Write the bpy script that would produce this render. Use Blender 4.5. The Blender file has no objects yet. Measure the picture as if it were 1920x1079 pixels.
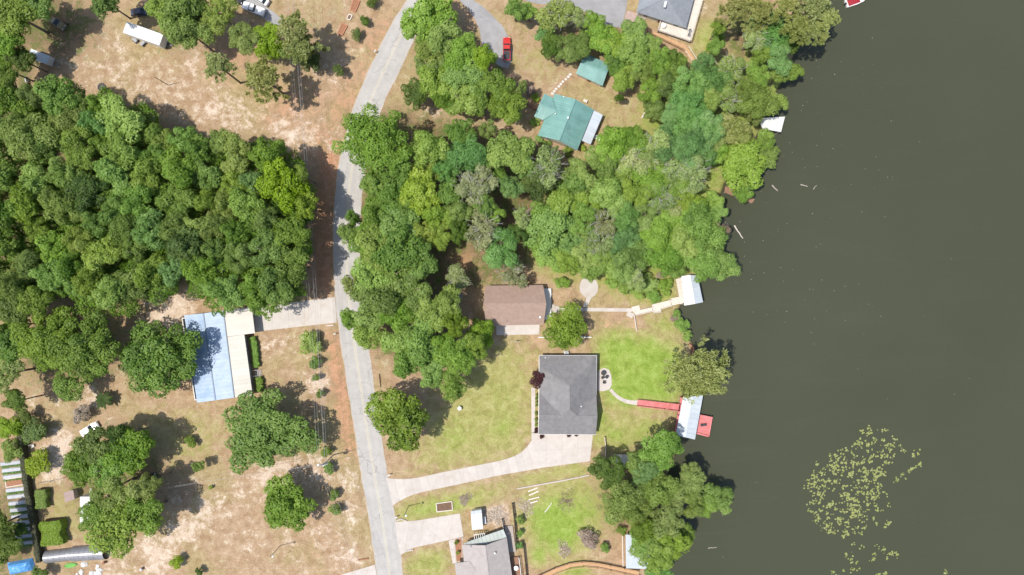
import bpy, bmesh, math, random
import numpy as np

random.seed(7)
SC = bpy.context.scene
COL = SC.collection
S = 0.13          # metres per photograph pixel on the ground
H = 166.4         # camera height (24 mm equivalent lens)

# ------------------------------------------------------------------ camera, sky, sun, exposure
cam = bpy.data.cameras.new('camera')
cam.lens = 24.0; cam.sensor_width = 36.0; cam.clip_start = 1.0; cam.clip_end = 6000.0
camo = bpy.data.objects.new('camera', cam); COL.objects.link(camo)
camo.location = (0, 0, H)
SC.camera = camo

SHX, SHY = 0.40, 0.095         # shadow offset (east, north) per metre of height
ELEV = math.atan(1.0 / math.hypot(SHX, SHY))
world = bpy.data.worlds.new('World'); SC.world = world; world.use_nodes = True
nt = world.node_tree; nt.nodes.clear()
sky = nt.nodes.new('ShaderNodeTexSky'); sky.sky_type = 'NISHITA'; sky.sun_disc = False
sky.sun_elevation = ELEV
sky.sun_rotation = math.atan2(-SHX, -SHY)      # towards the west, a little south
sky.dust_density = 1.5
bg = nt.nodes.new('ShaderNodeBackground'); bg.inputs['Strength'].default_value = 0.15
wo = nt.nodes.new('ShaderNodeOutputWorld')
nt.links.new(sky.outputs[0], bg.inputs[0]); nt.links.new(bg.outputs[0], wo.inputs[0])

sun = bpy.data.lights.new('sun', 'SUN'); sun.energy = 4.2; sun.angle = math.radians(0.55); sun.color = (1.0, 0.955, 0.88)
suno = bpy.data.objects.new('sun', sun); COL.objects.link(suno)
from mathutils import Vector, Matrix
suno.rotation_euler = Vector((SHX, SHY, -1.0)).to_track_quat('-Z', 'Y').to_euler()
suno.location = (-60, -15, 150)
SC.view_settings.view_transform = 'Standard'; SC.view_settings.look = 'None'
SC.view_settings.exposure = 0.12; SC.view_settings.gamma = 1.0; SC.view_settings.use_curve_mapping = False

# ------------------------------------------------------------------ helpers
def P(px, py, h=0.0):
    """photograph pixel of something h metres above the ground -> world point"""
    k = S * (H - h) / H
    return Vector(((px - 960.0) * k, -(py - 539.5) * k, h))

def PP(pts, h=0.0):
    return [P(x, y, h) for x, y in pts]

class MB:
    """collects shapes; build() links them as ONE mesh object"""
    def __init__(s): s.v = []; s.f = []
    def add(s, vs, fs):
        o = len(s.v); s.v += [tuple(p) for p in vs]; s.f += [tuple(i + o for i in f) for f in fs]; return s
    def box(s, c, d, rz=0.0):
        cx, cy, cz = c; dx, dy, dz = d[0] / 2, d[1] / 2, d[2] / 2
        ca, sa = math.cos(rz), math.sin(rz); vs = []
        for z in (-dz, dz):
            for x, y in ((-dx, -dy), (dx, -dy), (dx, dy), (-dx, dy)):
                vs.append((cx + x * ca - y * sa, cy + x * sa + y * ca, cz + z))
        return s.add(vs, [(3, 2, 1, 0), (4, 5, 6, 7), (0, 1, 5, 4), (1, 2, 6, 5), (2, 3, 7, 6), (3, 0, 4, 7)])
    def beam(s, a, b, w, t):
        """square bar from a to b, w wide, t high (top at the points)"""
        a = Vector(a); b = Vector(b); d = (b - a)
        n = Vector((-d.y, d.x, 0)); n = n.normalized() * w / 2 if n.length > 1e-6 else Vector((w / 2, 0, 0))
        u = Vector((0, 0, t))
        if abs(d.z) > 4 * math.hypot(d.x, d.y):
            n = Vector((w / 2, 0, 0)); u = Vector((0, t, 0))
        vs = [a - n - u, a + n - u, a + n, a - n, b - n - u, b + n - u, b + n, b - n]
        return s.add(vs, [(0, 1, 2, 3), (7, 6, 5, 4), (0, 4, 5, 1), (1, 5, 6, 2), (2, 6, 7, 3), (3, 7, 4, 0)])
    def prism(s, poly, z0, z1):
        n = len(poly); area = sum(poly[i][0] * poly[(i + 1) % n][1] - poly[(i + 1) % n][0] * poly[i][1] for i in range(n))
        if area < 0: poly = poly[::-1]
        vs = [(p[0], p[1], z0) for p in poly] + [(p[0], p[1], z1) for p in poly]
        fs = [tuple(range(n - 1, -1, -1)), tuple(range(n, 2 * n))] + [(i, (i + 1) % n, n + (i + 1) % n, n + i) for i in range(n)]
        return s.add(vs, fs)
    def plate(s, pts, th):
        """polygon in space (as seen from above), th thick downwards"""
        n = len(pts); area = sum(pts[i][0] * pts[(i + 1) % n][1] - pts[(i + 1) % n][0] * pts[i][1] for i in range(n))
        if area < 0: pts = pts[::-1]
        vs = [tuple(p) for p in pts] + [(p[0], p[1], p[2] - th) for p in pts]
        fs = [tuple(range(n)), tuple(range(2 * n - 1, n - 1, -1))] + [(n + i, n + (i + 1) % n, (i + 1) % n, i) for i in range(n)]
        return s.add(vs, fs)
    def tube(s, pts, rs, n=6, cap=True):
        base = len(s.v); prev = None; vs = []; fs = []
        pts = [Vector(p) for p in pts]
        for i, p in enumerate(pts):
            d = (pts[min(i + 1, len(pts) - 1)] - pts[max(i - 1, 0)]).normalized()
            a = Vector((1, 0, 0)) if abs(d.x) < 0.8 else Vector((0, 1, 0))
            u = d.cross(a).normalized(); w = d.cross(u)
            for k in range(n):
                t = 2 * math.pi * k / n
                vs.append(p + (u * math.cos(t) + w * math.sin(t)) * rs[i])
        for i in range(len(pts) - 1):
            for k in range(n):
                fs.append((i * n + k, i * n + (k + 1) % n, (i + 1) * n + (k + 1) % n, (i + 1) * n + k))
        if cap:
            fs.append(tuple(range(n - 1, -1, -1))); fs.append(tuple((len(pts) - 1) * n + k for k in range(n)))
        return s.add(vs, fs)
    def cyl(s, c, r, z0, z1, n=16, r1=None):
        return s.tube([(c[0], c[1], z0), (c[0], c[1], z1)], [r, r if r1 is None else r1], n)
    def dome(s, c, r, rz, n=12, m=4):
        vs = []; fs = []
        for j in range(m):
            a = j / m * math.pi / 2
            for k in range(n):
                t = 2 * math.pi * k / n
                vs.append((c[0] + r * math.cos(a) * math.cos(t), c[1] + r * math.cos(a) * math.sin(t), c[2] + rz * math.sin(a)))
        vs.append((c[0], c[1], c[2] + rz))
        for j in range(m - 1):
            for k in range(n): fs.append((j * n + k, j * n + (k + 1) % n, (j + 1) * n + (k + 1) % n, (j + 1) * n + k))
        for k in range(n): fs.append(((m - 1) * n + k, (m - 1) * n + (k + 1) % n, m * n))
        return s.add(vs, fs)
    def mesh(s, name, off=(0, 0, 0)):
        me = bpy.data.meshes.new(name)
        me.from_pydata([(v[0] - off[0], v[1] - off[1], v[2] - off[2]) for v in s.v], [], s.f); me.update(); return me
    def build(s, name, mat, parent=None, off=None, smooth=False, label=None, bevel=0):
        if off is None: off = rootloc(parent) if parent else (0, 0, 0)
        me = s.mesh(name, off)
        if bevel:
            bm = bmesh.new(); bm.from_mesh(me)
            bmesh.ops.bevel(bm, geom=bm.edges[:], offset=bevel, segments=2, affect='EDGES', clamp_overlap=True)
            bm.to_mesh(me); bm.free()
        if smooth: me.polygons.foreach_set('use_smooth', [True] * len(me.polygons))
        me.materials.append(mat)
        o = bpy.data.objects.new(name, me); COL.objects.link(o)
        if parent: o.parent = parent
        if label: o['label'] = label
        return o

def rootloc(o):
    while o.parent: o = o.parent
    return tuple(o.location)

def tag(o, label=None, cat=None, group=None, kind=None):
    if label: o['label'] = label
    if cat: o['category'] = cat
    if group: o['group'] = group
    if kind: o['kind'] = kind
    return o

def thing(name, label, cat, loc=(0, 0, 0), group=None, rz=0.0):
    o = bpy.data.objects.new(name, None); COL.objects.link(o); o.empty_display_size = 0.3
    o.location = loc; o.rotation_euler = (0, 0, rz)
    return tag(o, label, cat, group)

def single(mb, name, mat, label, cat, loc=None, group=None, smooth=False):
    """a thing that is one mesh, its origin at its base"""
    if loc is None:
        xs = [v[0] for v in mb.v]; ys = [v[1] for v in mb.v]; zs = [v[2] for v in mb.v]
        loc = ((min(xs) + max(xs)) / 2, (min(ys) + max(ys)) / 2, min(zs))
    o = mb.build(name, mat, None, off=loc, smooth=smooth); o.location = loc
    return tag(o, label, cat, group)

def struct(o): o['kind'] = 'structure'; return o

# ------------------------------------------------------------------ materials
def new_mat(name):
    m = bpy.data.materials.new(name); m.use_nodes = True
    n = m.node_tree.nodes; l = m.node_tree.links
    return m, n, l, n['Principled BSDF']

def nz(n, l, scale, detail=4.0, rough=0.6, coord=None, dist=0.0):
    t = n.new('ShaderNodeTexNoise'); t.inputs['Scale'].default_value = scale
    t.inputs['Detail'].default_value = detail; t.inputs['Roughness'].default_value = rough
    t.inputs['Distortion'].default_value = dist
    if coord is not None: l.new(coord, t.inputs['Vector'])
    return t.outputs['Fac']

def ramp(n, l, src, stops):
    r = n.new('ShaderNodeValToRGB'); e = r.color_ramp.elements
    while len(e) < len(stops): e.new(0.5)
    for i, (p, c) in enumerate(stops):
        e[i].position = p; e[i].color = (c[0], c[1], c[2], 1) if not isinstance(c, float) else (c, c, c, 1)
    l.new(src, r.inputs[0]); return r.outputs[0]

def mixc(n, l, fac, a, b, mode='MIX'):
    m = n.new('ShaderNodeMix'); m.data_type = 'RGBA'; m.blend_type = mode
    for i, v in ((0, fac), (6, a), (7, b)):
        if hasattr(v, 'links'): l.new(v, m.inputs[i])
        elif isinstance(v, (int, float)): m.inputs[i].default_value = v
        else: m.inputs[i].default_value = (v[0], v[1], v[2], 1)
    return m.outputs[2]

def math_(n, l, op, a, b=None, c=None):
    m = n.new('ShaderNodeMath'); m.operation = op
    for i, v in enumerate((a, b, c)):
        if v is None: continue
        if hasattr(v, 'links'): l.new(v, m.inputs[i])
        else: m.inputs[i].default_value = v
    return m.outputs[0]

def smooth(n, l, v, lo, hi):
    m = n.new('ShaderNodeMapRange'); m.interpolation_type = 'SMOOTHSTEP'
    l.new(v, m.inputs[0]); m.inputs[1].default_value = lo; m.inputs[2].default_value = hi
    return m.outputs[0]

def bump(n, l, b, h, strength, dist=0.05):
    m = n.new('ShaderNodeBump'); m.inputs['Strength'].default_value = strength; m.inputs['Distance'].default_value = dist
    l.new(h, m.inputs['Height']); l.new(m.outputs[0], b.inputs['Normal'])

def surf(name, c1, c2, scale=1.5, rough=0.8, fine=9.0, bmp=0.15, stain=None, stain_amt=0.5, stain_scale=0.25, metallic=0.0, spec=0.3):
    """weathered surface: two tones blended by noise of two sizes, blotchy stains on top, all in world space"""
    m, n, l, b = new_mat(name)
    pos = n.new('ShaderNodeNewGeometry').outputs['Position']
    a = nz(n, l, scale, 5, 0.65, pos); f = nz(n, l, fine, 3, 0.6, pos)
    s = math_(n, l, 'ADD', math_(n, l, 'MULTIPLY', a, 0.6), math_(n, l, 'MULTIPLY', f, 0.4))
    col = ramp(n, l, s, [(0.32, c1), (0.68, c2)])
    if stain:
        st = smooth(n, l, nz(n, l, stain_scale, 5, 0.6, pos, 0.6), 0.5, 0.72)
        col = mixc(n, l, math_(n, l, 'MULTIPLY', st, stain_amt), col, stain)
    # every object slightly its own shade
    oi = n.new('ShaderNodeObjectInfo').outputs['Random']
    hv = n.new('ShaderNodeHueSaturation'); l.new(col, hv.inputs['Color'])
    l.new(math_(n, l, 'MULTIPLY_ADD', oi, 0.10, 0.95), hv.inputs['Value'])
    l.new(hv.outputs[0], b.inputs['Base Color'])
    b.inputs['Roughness'].default_value = rough; b.inputs['Metallic'].default_value = metallic
    b.inputs['Specular IOR Level'].default_value = spec
    if bmp: bump(n, l, b, f, bmp)
    return m

def leaf_mat(name, lo, mid, hi, trans=0.34):
    if name not in ('leaf_lily_pad', 'leaf_maroon', 'leaf_straw', 'leaf_dull_strip'):
        lo, mid, hi = [(c[0] * a, c[1] * b, c[2] * a) for c, a, b in ((lo, 1.42, 1.34), (mid, 1.27, 1.21), (hi, 1.16, 1.12))]
    m, n, l, b = new_mat(name)
    at = n.new('ShaderNodeAttribute'); at.attribute_name = 'tint'
    oi = n.new('ShaderNodeObjectInfo').outputs['Random']
    v = math_(n, l, 'ADD', at.outputs['Fac'], math_(n, l, 'MULTIPLY_ADD', oi, 0.36, -0.18))
    col = ramp(n, l, v, [(0.05, lo), (0.5, mid), (0.95, hi)])
    hv = n.new('ShaderNodeHueSaturation'); l.new(col, hv.inputs['Color'])
    rr = math_(n, l, 'FRACT', math_(n, l, 'MULTIPLY', oi, 7.31))
    l.new(math_(n, l, 'MULTIPLY_ADD', rr, 0.028, 0.482), hv.inputs['Hue'])
    rs = math_(n, l, 'FRACT', math_(n, l, 'MULTIPLY', oi, 13.7))
    l.new(math_(n, l, 'MULTIPLY_ADD', rs, 0.16, 0.91), hv.inputs['Saturation'])
    b.inputs['Roughness'].default_value = 0.55; b.inputs['Specular IOR Level'].default_value = 0.35
    l.new(hv.outputs[0], b.inputs['Base Color'])
    tr = n.new('ShaderNodeBsdfTranslucent')
    tc = mixc(n, l, 1.0, hv.outputs[0], (1.25, 1.25, 0.5), 'MULTIPLY'); l.new(tc, tr.inputs['Color'])
    mx = n.new('ShaderNodeMixShader'); mx.inputs[0].default_value = trans
    l.new(b.outputs[0], mx.inputs[1]); l.new(tr.outputs[0], mx.inputs[2])
    l.new(mx.outputs[0], n['Material Output'].inputs['Surface'])
    return m

M = {}
M['asphalt'] = surf('asphalt', (.42, .395, .365), (.545, .52, .485), .35, .9, 6, .1, stain=(.36, .34, .31), stain_amt=.6, stain_scale=.12)
def road_mat():
    m, n, l, b = new_mat('worn_asphalt')
    pos = n.new('ShaderNodeNewGeometry').outputs['Position']
    at = n.new('ShaderNodeAttribute'); at.attribute_name = 'across'; u = at.outputs['Fac']
    g = math_(n, l, 'ADD', math_(n, l, 'MULTIPLY', nz(n, l, .35, 6, .65, pos), .55), math_(n, l, 'MULTIPLY', nz(n, l, 6, 3, .6, pos), .45))
    col = ramp(n, l, g, [(.32, (.36, .34, .315)), (.68, (.505, .48, .445))])
    band = math_(n, l, 'POWER', math_(n, l, 'ABSOLUTE', math_(n, l, 'SINE', math_(n, l, 'MULTIPLY', u, 4 * math.pi))), 3.0)   # four wheel paths
    wear = math_(n, l, 'MULTIPLY', band, smooth(n, l, nz(n, l, .12, 4, .6, pos), .35, .6))
    col = mixc(n, l, math_(n, l, 'MULTIPLY', wear, .32), col, (.36, .345, .33))
    pt = smooth(n, l, nz(n, l, .09, 2, .4, pos), .60, .63)
    col = mixc(n, l, math_(n, l, 'MULTIPLY', pt, .35), col, (.34, .33, .32))
    v = n.new('ShaderNodeTexVoronoi'); v.feature = 'DISTANCE_TO_EDGE'; v.inputs['Scale'].default_value = .28
    wp = n.new('ShaderNodeVectorMath'); wp.operation = 'ADD'; nn = n.new('ShaderNodeTexNoise'); nn.inputs['Scale'].default_value = .6; nn.inputs['Detail'].default_value = 5; l.new(pos, nn.inputs['Vector']); l.new(pos, wp.inputs[0])
    sc = n.new('ShaderNodeVectorMath'); sc.operation = 'SCALE'; sc.inputs['Scale'].default_value = 2.2; l.new(nn.outputs['Color'], sc.inputs[0]); l.new(sc.outputs[0], wp.inputs[1]); l.new(wp.outputs[0], v.inputs['Vector'])
    cr = math_(n, l, 'SUBTRACT', 1.0, smooth(n, l, v.outputs['Distance'], .0, .028))
    cr = math_(n, l, 'MULTIPLY', cr, smooth(n, l, nz(n, l, .15, 3, .5, pos), .45, .6))
    col = mixc(n, l, math_(n, l, 'MULTIPLY', cr, .55), col, (.17, .16, .155))
    # sand blown onto the crumbling edges
    e = math_(n, l, 'MULTIPLY', math_(n, l, 'ABSOLUTE', math_(n, l, 'SUBTRACT', u, .5)), 2.0)
    ed = smooth(n, l, math_(n, l, 'ADD', e, math_(n, l, 'MULTIPLY_ADD', nz(n, l, 1.1, 6, .7, pos), .5, -.25)), .88, 1.06)
    col = mixc(n, l, math_(n, l, 'MULTIPLY', ed, .8), col, (.46, .34, .22))
    l.new(col, b.inputs['Base Color']); b.inputs['Roughness'].default_value = .9; b.inputs['Specular IOR Level'].default_value = .25
    return m
M['road'] = road_mat()
M['asphalt_grey'] = surf('asphalt_grey', (.27, .265, .265), (.37, .36, .36), .5, .9, 6, .1, stain=(.22, .21, .2), stain_amt=.5, stain_scale=.2)
M['paint_yellow'] = surf('paint_yellow', (.50, .445, .31), (.57, .52, .40), 1.5, .8)
M['concrete'] = surf('concrete', (.47, .42, .375), (.58, .53, .48), .6, .85, 8, .08, stain=(.45, .38, .31), stain_amt=.55, stain_scale=.35)
M['green_grey'] = surf('green_grey', (.34, .375, .345), (.43, .465, .43), .6, .5, 5, .03, stain=(.30, .31, .28), stain_amt=.5)
M['joint'] = surf('joint', (.36, .30, .24), (.44, .38, .31), 1, .9)
M['white_metal'] = surf('white_metal', (.60, .60, .58), (.69, .69, .67), .5, .5, 5, .02, stain=(.62, .57, .48), stain_amt=.35, stain_scale=.3)
M['cream_metal'] = surf('cream_metal', (.51, .48, .42), (.59, .56, .50), .5, .5, 5, .02, stain=(.60, .53, .42), stain_amt=.4, stain_scale=.3)
M['blue_metal'] = surf('blue_metal', (.275, .375, .53), (.44, .525, .64), .4, .42, 4, .02, stain=(.24, .36, .55), stain_amt=.65, stain_scale=.3)
M['blue_ridge'] = surf('blue_ridge', (.16, .22, .30), (.24, .30, .38), 1, .5)
M['teal_metal'] = surf('teal_metal', (.15, .315, .285), (.225, .395, .36), .4, .42, 4, .02, stain=(.12, .24, .22), stain_amt=.7, stain_scale=.16)
M['grey_metal'] = surf('grey_metal', (.52, .56, .60), (.66, .70, .73), .5, .4, 5, .03, stain=(.45, .46, .46), stain_amt=.5)
M['pale_metal'] = surf('pale_metal', (.44, .49, .53), (.54, .58, .615), .5, .4, 5, .03)
M['galv'] = surf('galv', (.22, .22, .23), (.34, .34, .36), .7, .42, 5, .03, metallic=.3)
M['shingle_brown'] = surf('shingle_brown', (.285, .195, .15), (.395, .285, .23), 1.2, .92, 7, .3, stain=(.27, .2, .17), stain_amt=.4)
M['shingle_grey'] = surf('shingle_grey', (.165, .158, .158), (.26, .25, .247), 1.0, .92, 7, .3, stain=(.29, .28, .27), stain_amt=.45)
M['shingle_tan'] = surf('shingle_tan', (.32, .285, .27), (.43, .39, .37), 1.0, .92, 7, .3, stain=(.28, .25, .22), stain_amt=.5)
M['shingle_blue'] = surf('shingle_blue', (.20, .215, .235), (.29, .305, .33), 1.0, .9, 7, .3, stain=(.20, .22, .25), stain_amt=.5)
M['siding_white'] = surf('siding_white', (.68, .66, .60), (.78, .76, .71), .8, .7)
M['brick_wall'] = surf('brick_wall', (.30, .14, .09), (.40, .22, .15), 3, .9)
M['siding_tan'] = surf('siding_tan', (.50, .43, .32), (.60, .53, .42), .8, .8)
M['trim_white'] = surf('trim_white', (.74, .73, .70), (.82, .81, .78), 2, .6)
M['door_paint'] = surf('door_paint', (.20, .09, .06), (.28, .13, .09), 2, .5)
M['red_paint'] = surf('red_paint', (.54, .15, .145), (.68, .25, .24), 1.0, .75, 8, .1, stain=(.45, .13, .11), stain_amt=.5, stain_scale=.4)
M['wood_new'] = surf('wood_new', (.46, .27, .14), (.60, .38, .21), 2, .85, 12, .15)
M['wood_grey'] = surf('wood_grey', (.36, .31, .27), (.50, .44, .39), 2, .9, 12, .15)
M['wood_pale'] = surf('wood_pale', (.60, .53, .45), (.72, .65, .57), 2, .85, 12, .1)
M['wood_brown'] = surf('wood_brown', (.24, .13, .08), (.36, .21, .14), 2, .9, 12, .15)
M['wood_dark'] = surf('wood_dark', (.09, .06, .045), (.16, .115, .085), 2, .9, 12, .15)
M['bark'] = surf('bark', (.13, .10, .075), (.24, .195, .155), 3, .95, 14, .4)
M['bark_pale'] = surf('bark_pale', (.36, .33, .29), (.52, .49, .45), 3, .95, 14, .3)
M['soil'] = surf('soil', (.12, .07, .045), (.22, .14, .09), 2, .95, 12, .4)
M['brick_edge'] = surf('brick_edge', (.38, .15, .085), (.50, .24, .15), 3, .9)
M['mulch'] = surf('mulch', (.25, .11, .06), (.40, .21, .12), 4, .95, 14, .4)
M['plastic_mulch'] = surf('plastic_mulch', (.33, .34, .36), (.46, .47, .49), 1.2, .5, 6, .15)
M['dark_rock'] = surf('dark_rock', (.06, .06, .06), (.15, .15, .15), 3, .9)
M['stone_pale'] = surf('stone_pale', (.55, .52, .48), (.72, .70, .66), 3, .85, 12, .3)
M['tarp_blue'] = surf('tarp_blue', (.05, .22, .52), (.16, .42, .78), 1.5, .4, 6, .3)
M['tarp_green'] = surf('tarp_green', (.10, .32, .06), (.20, .45, .10), 1.5, .4)
M['roof_pink'] = surf('roof_pink', (.34, .24, .21), (.45, .34, .30), 1.5, .8)
M['rust'] = surf('rust', (.24, .11, .06), (.38, .2, .12), 3, .9)
M['rubber'] = surf('rubber', (.015, .015, .016), (.035, .034, .033), 4, .85)
M['chrome'] = surf('chrome', (.5, .5, .5), (.6, .6, .6), 2, .3, metallic=.8)
M['wire'] = surf('wire', (.42, .42, .43), (.55, .55, .56), 2, .5)
M['lamp_glass'] = surf('lamp_glass', (.75, .75, .72), (.85, .85, .82), 2, .15)
M['tail_red'] = surf('tail_red', (.4, .02, .02), (.5, .03, .03), 2, .2)
M['bed_liner'] = surf('bed_liner', (.035, .036, .04), (.07, .07, .075), 3, .7)

def paint(name, c):
    m, n, l, b = new_mat(name)
    oc = n.new('ShaderNodeTexCoord').outputs['Object']
    d = smooth(n, l, nz(n, l, 1.2, 6, .7, oc), .42, .75)
    dust = [x * .8 + y * .2 for x, y in zip(c, (.42, .34, .25))]
    l.new(mixc(n, l, math_(n, l, 'MULTIPLY', d, .7), c, dust), b.inputs['Base Color'])
    b.inputs['Roughness'].default_value = .3; b.inputs['Coat Weight'].default_value = .5; b.inputs['Coat Roughness'].default_value = .12
    return m
for k, c in dict(car_red=(.55, .025, .02), car_white=(.78, .78, .76), car_blue=(.012, .025, .06), car_black=(.02, .02, .022),
                 car_olive=(.22, .18, .09), car_silver=(.55, .56, .57), boat_white=(.75, .74, .72), boat_red=(.35, .02, .03)).items():
    M[k] = paint(k, c)
def glass_mat():
    m, n, l, b = new_mat('window_glass')
    pos = n.new('ShaderNodeNewGeometry').outputs['Position']
    l.new(ramp(n, l, nz(n, l, 1.0, 3, .5, pos), [(.3, (.015, .02, .025)), (.7, (.04, .05, .055))]), b.inputs['Base Color'])
    b.inputs['Roughness'].default_value = .06; b.inputs['Specular IOR Level'].default_value = .6
    return m
M['glass'] = glass_mat()

M['leaf_O'] = leaf_mat('leaf_mid_green', (.055, .112, .014), (.142, .243, .034), (.245, .365, .070))
M['leaf_B'] = leaf_mat('leaf_bright_green', (.080, .155, .020), (.195, .325, .052), (.305, .440, .105))
M['leaf_Y'] = leaf_mat('leaf_yellow_green', (.095, .165, .012), (.205, .325, .030), (.315, .440, .075))
M['leaf_T'] = leaf_mat('leaf_blue_green', (.055, .130, .028), (.140, .285, .070), (.245, .410, .135))
M['leaf_L'] = leaf_mat('leaf_pale_olive', (.085, .138, .022), (.190, .280, .056), (.305, .400, .115))
M['leaf_P'] = leaf_mat('leaf_pine', (.115, .148, .030), (.255, .300, .090), (.385, .425, .170), .25)
M['leaf_G'] = leaf_mat('leaf_grey_green', (.095, .150, .032), (.215, .305, .080), (.345, .425, .155), .2)
M['leaf_A'] = leaf_mat('leaf_ash_grey', (.080, .112, .034), (.180, .225, .080), (.300, .340, .150), .2)
M['leaf_D'] = leaf_mat('leaf_dark_green', (.034, .070, .012), (.090, .155, .026), (.165, .240, .050))
M['leaf_S'] = leaf_mat('leaf_speckled', (.085, .120, .020), (.220, .260, .070), (.420, .420, .200))
M['leaf_M'] = leaf_mat('leaf_maroon', (.035, .010, .012), (.085, .026, .028), (.140, .055, .050))
M['leaf_R'] = leaf_mat('leaf_dry', (.110, .085, .050), (.240, .190, .130), (.360, .300, .230), .1)
M['pad'] = leaf_mat('leaf_lily_pad', (.17, .20, .055), (.29, .315, .105), (.42, .43, .19), .1)
M['leaf_H'] = leaf_mat('leaf_dull_strip', (.045, .048, .022), (.095, .095, .048), (.155, .150, .085), .1)
M['leaf_W'] = leaf_mat('leaf_straw', (.25, .19, .12), (.42, .345, .245), (.60, .53, .42), .1)

# ------------------------------------------------------------------ ground and lake
SHORE = [(1850, -2500), (1660, -400), (1572, -40), (1505, 65), (1478, 140), (1446, 190), (1432, 235), (1396, 300), (1362, 342), (1345, 385), (1347, 440),
         (1335, 500), (1300, 540), (1282, 566), (1272, 592), (1286, 618), (1300, 645), (1303, 668), (1291, 700), (1281, 752), (1268, 815), (1268, 855), (1252, 900),
         (1242, 960), (1234, 1020), (1236, 1100), (1290, 1500), (1500, 3500)]
SH = np.array([tuple(P(*p))[:2] for p in SHORE])

def shore_dist(x, y):
    """signed metres from the shoreline, positive on the water side"""
    best = np.full(x.shape, 1e9); sign = np.ones(x.shape)
    for i in range(len(SH) - 1):
        a = SH[i]; b = SH[i + 1]; d = b - a; L2 = d @ d
        t = np.clip(((x - a[0]) * d[0] + (y - a[1]) * d[1]) / L2, 0, 1)
        dx = x - (a[0] + t * d[0]); dy = y - (a[1] + t * d[1]); q = np.hypot(dx, dy)
        cr = d[0] * (y - a[1]) - d[1] * (x - a[0])
        m = q < best
        best = np.where(m, q, best); sign = np.where(m, np.where(cr > 0, 1.0, -1.0), sign)
    return best * sign

def inpoly(x, y, poly):
    c = np.zeros(x.shape, bool); n = len(poly)
    for i in range(n):
        x0, y0 = poly[i]; x1, y1 = poly[(i + 1) % n]
        if y0 == y1: continue
        c ^= ((y0 > y) != (y1 > y)) & (x < (x1 - x0) * (y - y0) / (y1 - y0) + x0)
    return c

WATER_Z = -1.0
def terrain_z(x, y):
    d = shore_dist(x, y)
    z = np.interp(d, [-9, -3.0, -0.6, 0.6, 4, 30], [0, -0.12, -0.62, -1.25, -2.4, -5.0])
    return z
def gz(p):
    return float(terrain_z(np.array([p[0]]), np.array([p[1]]))[0])

# soil masks painted in photograph pixels on a coarse raster, blurred, then read at the vertices
RX, RY = 490, 280            # 4 px cells with a margin
ox, oy = -20, -20
gx, gy = np.meshgrid(ox + (np.arange(RX) + .5) * 4, oy + (np.arange(RY) + .5) * 4)
def blur(a, r):
    for _ in range(2):
        for ax in (0, 1):
            k = np.ones(2 * r + 1) / (2 * r + 1)
            pad = [(0, 0), (0, 0)]; pad[ax] = (r, r)
            b = np.pad(a, pad, mode='edge'); cs = np.cumsum(b, axis=ax)
            z = np.zeros_like(np.take(cs, [0], ax)); cs = np.concatenate([z, cs], ax)
            n = a.shape[ax]
            a = (np.take(cs, np.arange(2 * r + 1, 2 * r + 1 + n), ax) - np.take(cs, np.arange(n), ax)) / (2 * r + 1)
    return a
def layer(polys):
    out = np.zeros((RY, RX))
    for poly, val, r in polys:
        m = blur(inpoly(gx, gy, poly).astype(float), r) * abs(val)
        out = np.maximum(out, m) if val > 0 else out * (1 - m)
    return out
def ell(cx, cy, rx, ry, n=14, a=0):
    return [(cx + rx * math.cos(2 * math.pi * k / n) * math.cos(a) - ry * math.sin(2 * math.pi * k / n) * math.sin(a),
             cy + rx * math.cos(2 * math.pi * k / n) * math.sin(a) + ry * math.sin(2 * math.pi * k / n) * math.cos(a)) for k in range(n)]

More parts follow.
